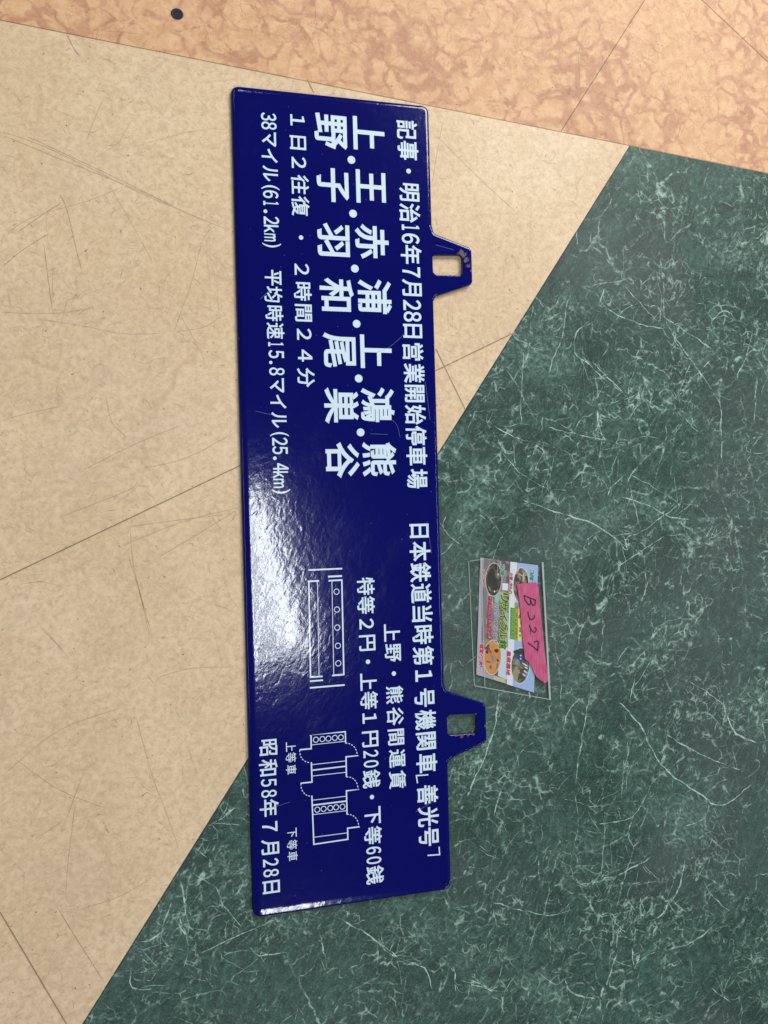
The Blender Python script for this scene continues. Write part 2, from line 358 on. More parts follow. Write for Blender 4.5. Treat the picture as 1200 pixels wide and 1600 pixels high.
SCRATCHES = [([(-237.9, 261.7),(-211.7, 254.1),(-175.3, 239.1),(-143.5, 224.6),(-78.5, 200.6)], 0.35, 0.55),([(-238.0, 259.5),(-198.4, 245.1),(-157.4, 231.0),(-120.8, 217.4)], 0.35, 0.55),([(-222.2, 260.3),(-182.1, 243.6),(-150.4, 230.0),(-99.1, 206.8)], 0.35, 0.55),([(-200.1, 220.4),(-196.4, 213.4),(-192.7, 197.7),(-189.1, 179.1),(-186.0, 165.5)], 0.3, 0.7),([(-211.2, 185.0),(-208.5, 156.4),(-206.6, 137.1)], 0.3, 0.7),([(-229.7, 189.6),(-212.8, 203.6),(-197.8, 214.8)], 0.3, 0.7),([(-240.1, 164.9),(-225.3, 178.5),(-206.4, 192.5)], 0.3, 0.7),([(-240.7, 134.4),(-217.0, 134.3),(-196.9, 136.0),(-183.2, 139.4)], 0.3, 0.45),([(-214.5, 130.3),(-187.6, 126.9),(-160.1, 122.0),(-131.8, 122.9)], 0.3, 0.45),([(-165.9, 228.8),(-152.5, 204.8),(-136.2, 173.2)], 0.3, 0.45),([(-84.3, 208.6),(-99.4, 196.2),(-109.0, 164.1),(-120.0, 133.7),(-123.1, 124.6)], 0.3, 0.45),([(-119.1, 138.2),(-104.5, 110.2),(-101.8, 101.3)], 0.3, 0.45),([(-123.1, 124.6),(-102.6, 128.3),(-87.6, 137.9)], 0.3, 0.45),([(-218.6, 243.4),(-214.6, 212.1)], 0.3, 0.45),([(-177.9, 303.9),(-180.2, 267.1)], 0.3, 0.45),([(-167.8, 293.3),(-176.6, 271.9),(-180.3, 261.3)], 0.3, 0.45),([(-128.6, 306.1),(-96.6, 307.2)], 0.3, 0.45),([(-111.9, 310.5),(-118.9, 292.5)], 0.3, 0.45),([(-99.3, 259.7),(-84.3, 265.6)], 0.3, 0.45),([(-239.6, 184.8),(-219.5, 201.7),(-182.8, 215.9),(-157.5, 228.0)], 0.3, 0.45),([(-233.2, 180.9),(-199.2, 211.8)], 0.3, 0.45),([(-205.4, 233.0),(-182.7, 220.2)], 0.3, 0.45),([(-93.0, 215.3),(-78.3, 208.2)], 0.5, 0.9),([(-90.1, 214.2),(-87.1, 212.5)], 0.5, 0.9),([(-148.9, 262.4),(-148.3, 259.5)], 0.5, 0.9),([(-187.1, 177.0),(-184.7, 178.2)], 0.5, 0.9),([(-202.0, 161.1),(-200.9, 159.4)], 0.5, 0.9),([(-201.8, 157.9),(-201.0, 158.2)], 0.5, 0.9),([(-161.5, 98.5),(-160.4, 97.6)], 0.5, 0.9),([(-191.9, 93.8),(-190.8, 93.0)], 0.5, 0.9),([(-149.9, 308.5),(-146.4, 307.1)], 0.5, 0.9),([(-122.3, 271.9),(-112.1, 274.4)], 0.5, 0.9),([(-196.4, 304.1),(-193.6, 306.9)], 0.5, 0.9),([(-242.4, 58.5),(-223.4, 64.1),(-201.2, 69.3)], 0.3, 0.5),([(-172.3, 78.9),(-168.2, 57.9),(-157.7, 46.6)], 0.3, 0.5),([(-155.1, 56.4),(-147.9, 1.1)], 0.3, 0.5),([(-190.3, 22.7),(-153.2, 41.8),(-118.1, 56.5)], 0.3, 0.5),([(-150.5, 23.9),(-117.1, 31.7),(-79.2, 51.5)], 0.3, 0.5),([(-207.5, -10.3),(-160.2, 7.8),(-150.7, 15.8)], 0.3, 0.5),([(-159.7, -37.4),(-152.6, -63.6),(-145.7, -98.0)], 0.3, 0.5),([(-157.7, -18.1),(-155.4, -48.9),(-144.1, -98.1)], 0.3, 0.5),([(-170.4, -33.8),(-118.3, -14.3),(-77.3, -5.4)], 0.3, 0.5),([(-160.8, -18.0),(-132.6, -14.7),(-85.7, -10.2)], 0.3, 0.5),([(-142.8, -42.9),(-107.2, -22.9),(-80.7, -7.0)], 0.3, 0.5),([(-208.5, -117.6),(-176.3, -88.0)], 0.3, 0.5),([(-205.7, -124.1),(-190.2, -101.5)], 0.3, 0.5),([(-140.7, -86.9),(-141.8, -67.4)], 0.3, 0.5),([(-143.3, -128.1),(-117.8, -122.7),(-85.4, -123.8)], 0.3, 0.5),([(-161.8, -122.7),(-156.5, -160.2)], 0.3, 0.5),([(-167.6, -42.7),(-163.4, -48.9)], 0.3, 0.5),([(-220.4, -125.4),(-184.8, -126.6)], 0.3, 0.5),([(-186.9, -151.0),(-157.6, -140.7)], 0.3, 0.5),([(-244.4, -32.6),(-224.3, -40.4)], 0.3, 0.5),([(-235.9, -36.1),(-218.1, -24.2)], 0.3, 0.5),([(-103.9, -31.3),(-103.4, -35.4)], 0.5, 0.8),([(-243.9, -10.1),(-238.1, -6.0)], 0.5, 0.8),([(-167.5, -42.4),(-163.4, -48.9)], 0.5, 0.8),([(-205.9, 18.2),(-204.2, 17.5)], 0.5, 0.8),([(-239.0, -175.7),(-210.4, -200.6),(-177.9, -218.6)], 0.3, 0.5),([(-247.9, -188.7),(-209.4, -159.8),(-163.9, -146.4)], 0.3, 0.5),([(-157.8, -150.2),(-146.6, -198.0),(-137.8, -224.9),(-129.1, -253.6)], 0.3, 0.5),([(-126.8, -161.0),(-77.7, -174.1)], 0.3, 0.5),([(-198.7, -206.7),(-205.8, -257.8),(-207.0, -279.6)], 0.3, 0.5),([(-205.7, -253.4),(-198.3, -254.8)], 0.3, 0.5),([(-197.5, -286.5),(-173.3, -282.1),(-154.7, -274.3),(-148.4, -270.4)], 0.3, 0.5),([(-233.4, -312.2),(-218.6, -304.4)], 0.3, 0.5),([(-249.1, -244.2),(-220.3, -248.0)], 0.3, 0.5),([(-214.8, -262.8),(-203.1, -269.1)], 0.3, 0.5),([(-91.6, -233.7),(-122.2, -232.0)], 0.3, 0.5),([(-229.7, -214.0),(-210.4, -200.6)], 0.3, 0.5),([(-213.0, -282.6),(-202.4, -303.8),(-182.3, -341.8)], 0.4, 0.75),([(-179.7, -229.8),(-179.0, -232.8),(-176.8, -235.7)], 0.6, 0.85),([(-192.1, -308.0),(-189.0, -307.2)], 0.6, 0.85),([(-239.4, -233.7),(-238.2, -232.6)], 0.6, 0.85),([(-190.2, -263.0),(-189.6, -265.5)], 0.6, 0.85),([(-192.5, 335.8),(-188.0, 326.0),(-183.8, 320.1)], 0.5, 0.8),([(-213.1, 345.8),(-198.3, 342.0)], 0.3, 0.5),([(-198.3, 344.3),(-193.1, 335.7)], 0.3, 0.5),([(-128.7, 306.0),(-91.8, 308.4)], 0.3, 0.5),([(93.2, 312.1),(84.5, 273.9),(79.6, 247.9)], 0.35, 0.6),([(80.9, 291.6),(120.9, 256.3),(153.8, 229.9)], 0.35, 0.6),([(83.2, 276.4),(141.7, 294.7)], 0.35, 0.6),([(109.1, 234.6),(109.3, 195.7)], 0.35, 0.6),([(134.1, 233.7),(151.2, 237.6)], 0.35, 0.6),([(159.1, 217.0),(176.9, 234.1)], 0.35, 0.6),([(130.9, 309.4),(131.2, 301.6)], 0.35, 0.6),([(204.6, 276.4),(250.3, 293.9)], 0.35, 0.6),([(170.8, 225.7),(167.5, 212.2)], 0.35, 0.6),([(155.0, 269.6),(207.7, 279.3)], 0.35, 0.6),([(52.8, 374.2),(59.5, 332.9)], 0.35, 0.55),([(189.4, 395.8),(186.3, 325.7)], 0.35, 0.55),([(218.2, 415.8),(223.7, 400.2)], 0.35, 0.55),([(292.0, 420.2),(300.4, 298.4)], 0.35, 0.55),([(350.5, 391.1),(351.4, 368.4)], 0.35, 0.55),([(363.8, 435.6),(395.4, 384.9)], 0.35, 0.55),([(227.2, 327.2),(281.5, 388.3)], 0.35, 0.55),([(111.4, 396.0),(117.1, 385.1)], 0.35, 0.55),([(290.7, 383.8),(402.8, 400.3)], 0.35, 0.55),([(223.3, 389.3),(186.5, 349.8)], 0.35, 0.55),([(273.3, 423.3),(332.8, 397.4)], 0.35, 0.55),([(363.9, 349.8),(400.1, 330.5)], 0.35, 0.55),([(208.8, 313.2),(235.9, 315.8)], 0.35, 0.55),([(330.0, 408.4),(316.2, 384.1)], 0.35, 0.55),([(221.8, 344.3),(223.2, 341.7)], 0.7, 0.9),([(127.0, 373.5),(128.4, 372.1)], 0.7, 0.9),([(230.1, 307.1),(230.7, 305.0)], 0.7, 0.9),([(326.4, 309.2),(327.6, 306.5)], 0.7, 0.9),([(165.6, 287.7),(166.8, 286.7)], 0.7, 0.9),([(139.4, 312.9),(140.2, 311.2)], 0.7, 0.9),([(275.3, 372.8),(276.5, 371.9)], 0.7, 0.9)]
VEINS = [([(199.4, 166.5),(193.8, 152.3),(190.6, 131.4),(182.5, 115.0),(176.9, 98.8)], 1.6),([(219.2, 143.9),(203.4, 134.1),(201.6, 117.8),(215.4, 106.5),(233.1, 91.6)], 1.6),([(376.8, 139.5),(368.7, 117.1),(358.0, 99.6)], 1.6),([(333.4, 87.0),(341.3, 72.5),(340.4, 48.1),(340.9, 23.7)], 1.6),([(220.8, 73.9),(221.4, 55.2),(228.7, 41.2)], 1.6),([(148.8, -4.0),(178.2, -14.9),(211.0, -25.0),(231.3, -37.2),(245.3, -50.6)], 1.6),([(240.3, -3.5),(264.0, -11.1),(287.9, -22.4),(307.0, -25.3)], 1.6),([(245.3, -50.6),(244.4, -38.8),(257.8, -34.6),(282.5, -19.8),(302.1, -8.3)], 1.6),([(281.7, 186.8),(285.0, 165.4),(283.0, 146.2)], 1.6),([(173.0, 55.1),(193.0, 50.5),(228.8, 43.5)], 1.6),([(312.9, 101.3),(305.6, 89.1),(297.0, 79.3)], 1.6),([(246.2, 15.2),(232.8, 6.0),(227.2, -3.2)], 1.6),([(293.6, 136.9),(314.7, 111.0),(333.4, 87.0)], 1.6),([(230.6, 172.5),(228.8, 158.4),(253.4, 146.3),(288.2, 139.1)], 1.6),([(248.9, 15.2),(272.5, 3.0),(299.2, -11.9)], 1.1),([(248.6, 5.7),(257.9, -32.2)], 1.1),([(155.2, 118.9),(151.4, 77.8),(150.7, 57.3)], 1.1),([(119.2, 61.7),(140.6, 48.3),(172.5, 39.1)], 1.1),([(170.9, 66.6),(167.8, 50.5)], 1.1),([(130.5, 37.0),(147.0, 18.8),(171.3, 4.7),(191.4, 2.1)], 1.1),([(257.3, 105.0),(251.5, 90.7),(249.6, 74.1)], 1.1),([(267.7, 95.7),(261.8, 79.0)], 1.1),([(217.7, 174.3),(252.0, 180.6)], 1.1),([(329.8, 142.9),(347.3, 158.2),(361.3, 148.9)], 1.1),([(368.8, 43.1),(356.9, 30.9)], 1.1),([(379.8, 102.5),(375.2, 57.9)], 1.1),([(323.0, -43.8),(346.0, -32.4)], 1.1),([(215.5, 111.1),(235.7, 92.8),(251.1, 78.9)], 1.1),([(296.6, 69.7),(320.8, 48.1)], 1.1),([(233.0, -64.2),(257.2, -51.1),(281.9, -37.7)], 1.1),([(116.9, -14.5),(130.8, -32.9),(129.5, -35.1)], 1.1),([(83.7, -15.9),(81.0, -26.8),(97.0, -40.7)], 1.1),([(285.9, 151.1),(334.7, 123.6)], 1.1),([(249.1, 175.7),(280.3, 146.1)], 1.1),([(260.7, 86.1),(261.6, 74.2)], 3.2),([(312.9, 98.8),(302.7, 84.2)], 3.2),([(223.3, 73.9),(225.9, 71.6)], 3.2),([(247.1, 39.9),(251.1, 41.1)], 3.2),([(258.0, 48.2),(247.1, 38.7)], 3.2),([(124.9, -154.2),(119.8, -186.0),(111.0, -208.7),(100.1, -228.9),(94.0, -241.0)], 2.0),([(206.4, -165.0),(199.3, -193.2),(193.5, -221.4),(189.1, -243.0)], 2.0),([(197.7, -168.8),(185.1, -180.9),(179.6, -198.0)], 2.0),([(232.2, -176.1),(251.7, -198.0),(271.0, -233.8),(306.7, -261.7),(330.4, -274.8),(361.0, -259.6)], 2.0),([(336.1, -194.1),(346.2, -213.6),(370.6, -225.3)], 2.0),([(209.8, -321.7),(227.2, -320.8),(260.6, -309.6)], 2.0),([(280.1, -343.9),(266.5, -360.1),(251.0, -364.5)], 2.0),([(225.1, -382.8),(214.4, -405.4),(206.4, -421.7)], 2.0),([(237.7, -382.6),(239.6, -400.7),(246.4, -386.2)], 2.0),([(291.6, -315.9),(285.5, -337.9),(274.6, -352.2)], 2.0),([(324.0, -373.3),(296.9, -387.5),(270.7, -390.1)], 2.0),([(175.4, -398.8),(179.9, -410.5),(203.9, -421.2)], 2.0),([(136.2, -217.7),(123.9, -237.9),(116.3, -260.6)], 1.2),([(243.8, -205.2),(233.7, -241.2),(231.9, -258.9)], 1.2),([(216.3, -274.9),(211.0, -320.8)], 1.2),([(192.2, -258.7),(209.3, -261.8)], 1.2),([(208.8, -276.2),(241.4, -274.5),(257.4, -255.0)], 1.2),([(111.9, -326.2),(144.0, -339.5),(167.6, -345.2),(184.5, -343.4)], 1.2),([(149.5, -387.9),(165.7, -401.5),(175.4, -398.8)], 1.2),([(306.8, -334.0),(319.4, -354.2),(335.0, -368.0)], 1.2),([(274.6, -206.9),(310.6, -228.7),(350.5, -246.7)], 1.2),([(289.9, -288.3),(311.2, -284.0),(317.1, -270.9)], 1.2),([(162.5, -353.2),(163.0, -375.0)], 1.2),([(118.8, -399.8),(120.5, -419.3)], 1.2),([(89.6, -384.2),(116.5, -399.4)], 1.2),([(246.7, -341.4),(252.3, -362.4)], 1.2),([(218.6, -355.1),(233.0, -371.8)], 1.2),([(311.3, -428.7),(332.1, -446.2)], 1.2),([(299.7, -163.4),(331.0, -184.4),(337.3, -196.5)], 1.2),([(247.9, -159.4),(240.8, -181.3)], 1.2),([(180.0, -151.9),(178.0, -175.9)], 1.2),([(187.8, -245.0),(191.8, -271.9),(183.5, -301.6)], 1.2),([(226.8, -334.1),(206.7, -340.0),(227.2, -320.8)], 1.2),([(374.2, -204.5),(376.2, -223.5)], 1.2),([(187.6, -324.1),(217.1, -323.8)], 1.2),([(154.8, -297.8),(154.3, -312.9)], 1.2),([(99.6, -282.0),(103.7, -279.3)], 4),([(157.3, -295.9),(162.2, -291.2)], 4),([(203.0, -339.5),(207.3, -336.8)], 4),([(206.4, -420.6),(211.7, -409.4)], 4),([(213.6, -354.3),(216.1, -353.0)], 4),([(93.8, -357.4),(98.2, -361.3)], 4),([(325.4, -299.6),(326.9, -296.3)], 4),([(246.4, -314.4),(250.2, -313.8)], 4),([(238.3, -400.5),(240.9, -397.6)], 4),([(-117.6, -330.8),(-96.3, -324.6),(-74.6, -318.2),(-54.8, -313.6)], 1.5),([(-81.4, -331.2),(-73.0, -339.1),(-51.1, -340.5)], 1.5),([(-113.8, -346.4),(-106.7, -358.3)], 1.5),([(-131.5, -305.2),(-123.6, -321.3)], 1.5),([(17.2, -343.6),(30.9, -357.1),(54.4, -370.1),(61.1, -389.6)], 1.5),([(85.8, -384.6),(112.8, -398.6)], 1.5),([(-26.3, -334.5),(-24.4, -348.1)], 1.5),([(-45.5, -382.0),(-41.3, -390.5)], 1.5),([(69.2, -363.4),(78.7, -374.2),(80.5, -395.3)], 1.5),([(-16.8, -318.2),(8.1, -335.4),(35.6, -360.2)], 1.5),([(-87.3, -226.7),(-98.1, -234.5),(-112.8, -240.9)], 1.5),([(-131.0, -267.9),(-126.8, -288.0),(-124.2, -311.2)], 1.5),([(-161.8, -315.0),(-149.5, -315.3),(-136.6, -302.8)], 1.5),([(-164.7, -336.9),(-164.2, -348.1),(-148.8, -350.8)], 1.5),([(-146.8, -335.0),(-144.7, -341.8)], 1.5),([(-123.1, -269.0),(-104.3, -284.7),(-98.1, -298.7),(-85.5, -317.1)], 1.5),([(-162.0, -319.7),(-155.9, -324.7)], 1.5),([(-137.2, -323.7),(-143.2, -313.1),(-134.7, -290.1)], 1.5),([(-117.9, -253.4),(-108.5, -262.8)], 1.5)]
OVALS = [(122.16, -68.47, 7.22, -0.33, -0.87, -13.64),(145.78, -73.98, 7.07, -0.34, -0.92, -14.28),(119.09, -130.94, 7.75, -0.54, -0.9, -14.09),(143.23, -139.38, 8.35, -0.61, -0.95, -14.63)]
PANELS = {'pavement': [(111.13, -50.22),(114.14, -50.75),(108.02, -145.02),(104.88, -143.76)], 'shadow_band': [(114.76, -57.58),(118.91, -57.23),(115.94, -116.83),(109.89, -116.44)], 'street': [(119.09, -51.57),(136.27, -54.48),(133.13, -117.94),(113.19, -116.65)], 'lower_wall': [(108.68, -137.9),(119.03, -141.74),(118.8, -148.93),(107.91, -144.91)], 'windows': [(119.47, -145.38),(129.9, -149.27),(129.79, -152.88),(119.35, -148.97)], 'pale_wall': [(126.84, -122.7),(132.94, -124.14),(131.0, -149.87),(123.32, -146.19)], 'cloud': [(137.1, -54.66),(142.98, -55.63),(135.86, -155.42),(130.89, -153.48)], 'sky': [(142.98, -55.63),(161.62, -58.64),(154.56, -162.27),(135.86, -155.42)], 'banner': [(135.98, -91.68),(139.67, -92.4),(138.46, -118.03),(134.61, -117.26)], 'gold': [(139.81, -87.73),(143.04, -88.94),(141.52, -119.0),(138.46, -118.03)], 'cream': [(142.93, -92.58),(146.79, -95.39),(145.99, -120.33),(141.52, -119.0)], 'freedial': [(122.59, -81.14),(126.19, -81.63),(125.74, -87.24),(122.42, -86.81)], 'redband': [(116.77, -81.36),(120.35, -82.06),(117.89, -116.44),(114.33, -115.44)], 'signpanel': [(129.57, -71.66),(134.58, -72.41),(134.12, -78.1),(129.39, -77.34)], 'roof': [(128.96, -55.58),(136.77, -56.42),(136.03, -62.1),(130.47, -60.82)]}
CARD_TEXT = [('リサイクル館', (131.28, -79.51),(128.17, -124.86), 7.28, 'green_ink', 'yellow_ink'),('0120-442-225', (124.22, -87.68),(121.7, -120.3), 3.47, 'navy_ink', 'white_ink'),('タイヤ', (114.02, -60.12),(113.29, -74.5), 3.47, 'red_ink', 'white_ink'),('2階', (130.16, -56.66),(129.76, -65.71), 3.7, 'teal_ink', 'white_ink'),('3階', (155.94, -61.39),(155.4, -71.04), 4.03, 'teal_ink', 'white_ink'),('衣類・きもの', (137.55, -63.46),(136.16, -80.79), 3.58, 'red_ink', 'white_ink'),('電動工具', (110.14, -119.28),(108.7, -137.13), 3.7, 'red_ink', 'white_ink'),('農業機械', (133.53, -126.51),(132.12, -146.34), 4.14, 'red_ink', 'white_ink'),('秋田県内最大級', (137.86, -92.56),(136.62, -117.39), 2.91, 'lime_ink', None)]


# ------------------------------------------------------------------ floor materials
def cream_mat():
    k = N("cream_vinyl"); c = k.co()
    n1 = k.noise(c, 9, 6, 0.6); n2 = k.noise(c, 60, 5, 0.65, 0.6); n3 = k.noise(c, 420, 3, 0.6)
    col = k.mix(k.ramp(n1, 0.35, 0.68), (0.655, 0.475, 0.303), (0.725, 0.55, 0.365))
    col = k.mix(k.math('MULTIPLY', k.ramp(n2, 0.5, 0.75), 0.45), col, (0.59, 0.408, 0.252))
    vein = k.ramp(k.voro(k.warp(k.warp(c, 14, 0.07), 60, 0.012), 9), 0.0, 0.03, 1, 0)
    vein = k.math('MULTIPLY', vein, k.ramp(k.noise(c, 7, 2), 0.48, 0.65))
    col = k.mix(k.math('MULTIPLY', vein, 0.35), col, (0.40, 0.25, 0.14))
    col = k.mix(k.math('MULTIPLY', k.ramp(n3, 0.52, 0.76), 0.38), col, (0.38, 0.26, 0.155))
    # short hair scratches in two directions, broken up by patches
    for rot, sc, seed in ((0.5, (1500, 110, 1), 3.1), (-0.7, (1400, 150, 1), 7.7), (1.5, (1500, 90, 1), 1.7), (1.05, (1300, 190, 1), 5.5), (2.2, (1500, 130, 1), 9.5)):
        h = k.noise(k.mapv(k.warp(c, 25, 0.012), sc, rot, (seed, seed, 0)), 1.0, 1, 0.5)
        h = k.math('MULTIPLY', k.ramp(h, 0.62, 0.74), k.ramp(k.noise(c, 40 + seed, 4, 0.7), 0.44, 0.66))
        col = k.mix(k.math('MULTIPLY', h, 0.58), col, (0.24, 0.15, 0.085))
    pk = k.noise(k.warp(c, 10, 0.06), 6, 5, 0.65)
    col = k.mix(k.math('MULTIPLY', k.ramp(pk, 0.48, 0.66), 0.30), col, (0.60, 0.43, 0.33))
    col = k.mix(k.math('MULTIPLY', k.ramp(pk, 0.46, 0.30), 0.35), col, (0.76, 0.63, 0.47))
    scuff = k.noise(k.mapv(k.warp(c, 8, 0.04), (60, 9, 1), 0.75), 1.0, 5, 0.7)
    col = k.mix(k.math('MULTIPLY', k.ramp(scuff, 0.54, 0.70), 0.22), col, (0.42, 0.31, 0.21))
    mot = k.noise(k.warp(c, 60, 0.01), 210, 4, 0.7)
    col = k.mix(k.math('MULTIPLY', k.ramp(mot, 0.40, 0.70), 0.5), col, (0.46, 0.325, 0.21))
    col = k.mix(k.math('MULTIPLY', k.ramp(mot, 0.50, 0.28), 0.35), col, (0.74, 0.60, 0.44))
    spots = k.ramp(k.voro(c, 190, 'F1'), 0.05, 0.13, 1, 0)
    spots = k.math('MULTIPLY', spots, k.ramp(k.noise(c, 130, 1), 0.60, 0.66))
    col = k.mix(k.math('MULTIPLY', spots, 0.8), col, (0.12, 0.08, 0.05))
    a = k.attr("mark")
    col = k.mix(a[0], col, (0.13, 0.085, 0.05))
    col = k.mix(a[2], col, (0.02, 0.015, 0.012))
    k.bump(k.noise(c, 300, 3), 0.00002, 0.4)
    return k.set(Base_Color=col, Roughness=k.ramp(n1, 0.3, 0.7, 0.52, 0.42), Specular_IOR_Level=0.35)

def terracotta_mat():
    k = N("terracotta_vinyl"); c = k.co()
    w = k.warp(k.warp(c, 22, 0.045), 90, 0.010)
    d = k.voro(w, 50)
    big = k.noise(c, 11, 4, 0.6)
    thr = k.math('ADD', d, k.ramp(big, 0.3, 0.7, -0.10, 0.10))
    thr = k.math('ADD', thr, k.ramp(k.noise(c, 130, 5, 0.7), 0.3, 0.7, -0.07, 0.07))
    patch = k.ramp(thr, -0.01, 0.15)
    light = k.mix(k.ramp(k.noise(c, 90, 6, 0.75), 0.38, 0.62), (0.58, 0.328, 0.178), (0.69, 0.435, 0.25))
    dark = k.mix(k.ramp(k.noise(c, 70, 6, 0.75), 0.38, 0.62), (0.45, 0.222, 0.132), (0.55, 0.30, 0.182))
    col = k.mix(patch, dark, light)
    line = k.ramp(k.voro(k.warp(w, 70, 0.012), 55), 0.0, 0.035, 1, 0)
    line = k.math('MULTIPLY', line, k.ramp(k.noise(c, 26, 3), 0.46, 0.62))
    col = k.mix(k.math('MULTIPLY', line, 0.55), col, (0.36, 0.16, 0.09))
    purple = k.math('MULTIPLY', k.ramp(k.noise(c, 38, 3, 0.6, 0.8), 0.66, 0.74), 0.55)
    col = k.mix(purple, col, (0.22, 0.11, 0.10))
    col = k.mix(k.math('MULTIPLY', k.ramp(k.noise(c, 420, 3), 0.55, 0.8), 0.35), col, (0.30, 0.15, 0.08))
    for rot, sc, seed in ((0.35, (1500, 110, 1), 5.1), (-0.9, (1400, 130, 1), 2.7), (1.3, (1500, 90, 1), 8.7)):
        h = k.noise(k.mapv(k.warp(c, 25, 0.012), sc, rot, (seed, seed, 0)), 1.0, 1, 0.5)
        h = k.math('MULTIPLY', k.ramp(h, 0.67, 0.75), k.ramp(k.noise(c, 40 + seed, 3), 0.42, 0.62))
        col = k.mix(k.math('MULTIPLY', h, 0.6), col, (0.22, 0.11, 0.07))
    a = k.attr("mark")
    col = k.mix(a[0], col, (0.12, 0.06, 0.04))
    col = k.mix(a[2], col, (0.03, 0.016, 0.012))
    k.bump(k.noise(c, 300, 3), 0.00002, 0.4)
    return k.set(Base_Color=col, Roughness=0.55, Specular_IOR_Level=0.28)

def green_mat():
    k = N("green_marble_vinyl"); c = k.co()
    w = k.warp(c, 7, 0.10, 3)
    n1 = k.noise(w, 14, 8, 0.68, 0.4)
    col = k.mix(k.ramp(n1, 0.32, 0.70), (0.011, 0.034, 0.027), (0.034, 0.094, 0.074))
    # fine fibrous streaks that swirl with the warped field
    st = k.noise(k.mapv(k.warp(c, 5, 0.16, 2), (420, 70, 1), 0.6), 1.0, 3, 0.6)
    col = k.mix(k.math('MULTIPLY', k.ramp(st, 0.48, 0.70), 0.60), col, (0.09, 0.178, 0.148))
    st2 = k.noise(k.mapv(k.warp(c, 6, 0.14, 2), (600, 90, 1), -0.9), 1.0, 3, 0.6)
    col = k.mix(k.math('MULTIPLY', k.ramp(st2, 0.46, 0.70), 0.62), col, (0.018, 0.038, 0.032))
    col = k.mix(k.math('MULTIPLY', k.ramp(k.noise(k.warp(c, 40, 0.02), 150, 5, 0.72), 0.42, 0.66), 0.80), col, (0.010, 0.025, 0.021))
    col = k.mix(k.math('MULTIPLY', k.ramp(k.noise(c, 4, 2), 0.46, 0.62), 0.45), col, (0.070, 0.085, 0.085))
    cloud = k.math('MULTIPLY', k.ramp(k.noise(w, 13, 6, 0.72), 0.50, 0.70), 0.8)
    grain = k.ramp(k.noise(c, 260, 5, 0.7), 0.42, 0.66)
    col = k.mix(k.math('MULTIPLY', cloud, grain), col, (0.16, 0.27, 0.235))
    w2 = k.warp(k.warp(c, 14, 0.032, 3), 120, 0.0045, 4)
    brk = k.ramp(k.noise(c, 120, 5, 0.75), 0.41, 0.60)
    for sc, th, amt, seed, lo in ((11, 0.011, 0.72, 0.0, 0.49), (23, 0.016, 0.68, 3.3, 0.47), (48, 0.028, 0.52, 8.1, 0.48), (105, 0.06, 0.60, 5.2, 0.47)):
        v = k.ramp(k.voro(k.mapv(k.mapv(w2, rot=seed), (1, 0.62, 1), loc=(seed, seed * .7, 0)), sc), 0.0, th, 1, 0)
        msk = k.ramp(k.noise(k.mapv(c, loc=(seed, 1, 0)), 11 + seed, 5, 0.75), lo, lo + 0.14)
        col = k.mix(k.math('MULTIPLY', k.math('MULTIPLY', v, msk), k.math('MULTIPLY', brk, amt)), col, (0.42, 0.59, 0.52))
    for sc, th, amt, seed, lo in ((8, 0.0035, 0.75, 1.0, 0.46), (18, 0.006, 0.75, 4.4, 0.47), (40, 0.011, 0.65, 7.0, 0.48), (85, 0.02, 0.5, 2.0, 0.50)):
        v = k.ridge(k.mapv(k.warp(k.mapv(c, (1, 0.55, 1), 0.5), 70, 0.007, 4), loc=(seed, seed, 0)), sc, th, 3, 0.55)
        msk = k.ramp(k.noise(k.mapv(c, loc=(seed, 2, 0)), 12, 4, 0.7), lo, lo + 0.12)
        col = k.mix(k.math('MULTIPLY', k.math('MULTIPLY', v, msk), k.math('MULTIPLY', brk, amt)), col, (0.42, 0.59, 0.52))
    sp = k.ramp(k.voro(k.mapv(k.warp(c, 120, 0.006), (1, 0.6, 1), 0.5), 130, 'F1'), 0.07, 0.22, 1, 0)
    sp = k.math('MULTIPLY', sp, k.ramp(k.noise(c, 75, 2), 0.60, 0.68))
    col = k.mix(k.math('MULTIPLY', sp, 0.75), col, (0.30, 0.46, 0.40))
    fine = k.noise(c, 700, 3, 0.7)
    col = k.mix(k.math('MULTIPLY', k.ramp(fine, 0.50, 0.74), 0.42), col, (0.17, 0.27, 0.23))
    a = k.attr("mark")
    va = k.math('MULTIPLY', k.ramp(k.math('MULTIPLY', a[1], k.ramp(k.noise(c, 260, 4, 0.75), 0.25, 0.70, 0.35, 1.5)), 0.18, 0.85), k.ramp(k.noise(c, 60, 4, 0.75), 0.36, 0.58, 0.15, 1.0))
    col = k.mix(k.math('MULTIPLY', va, 0.88), col, (0.46, 0.64, 0.57))
    col = k.mix(a[0], col, (0.02, 0.04, 0.035))
    col = k.mix(a[2], col, (0.012, 0.012, 0.010))
    k.bump(k.noise(c, 300, 3), 0.00002, 0.4)
    return k.set(Base_Color=col, Roughness=0.5, Specular_IOR_Level=0.28)

# ------------------------------------------------------------------ floor: three vinyl sheets butted together
def pv(p): return Vector((p[0] * MM, p[1] * MM))
JOIN = pv((259.63, 296.15))
top_dir = (pv((398.4, 284.68)) - pv((-236.18, 340.7))).normalized()
dia_dir = (pv((-197.72, -367.26)) - JOIN).normalized()
FAR = 2.6
TOP_L = JOIN - top_dir * FAR
TOP_R = JOIN + top_dir * FAR
DIA_E = JOIN + dia_dir * (FAR * 1.3)
rnd = random.Random(7)

def cross2(a, b): return a.x * b.y - a.y * b.x
def region(p):
    if cross2(top_dir, p - JOIN) > 0: return 't'
    return 'c' if cross2(dia_dir, p - JOIN) < 0 else 'g'

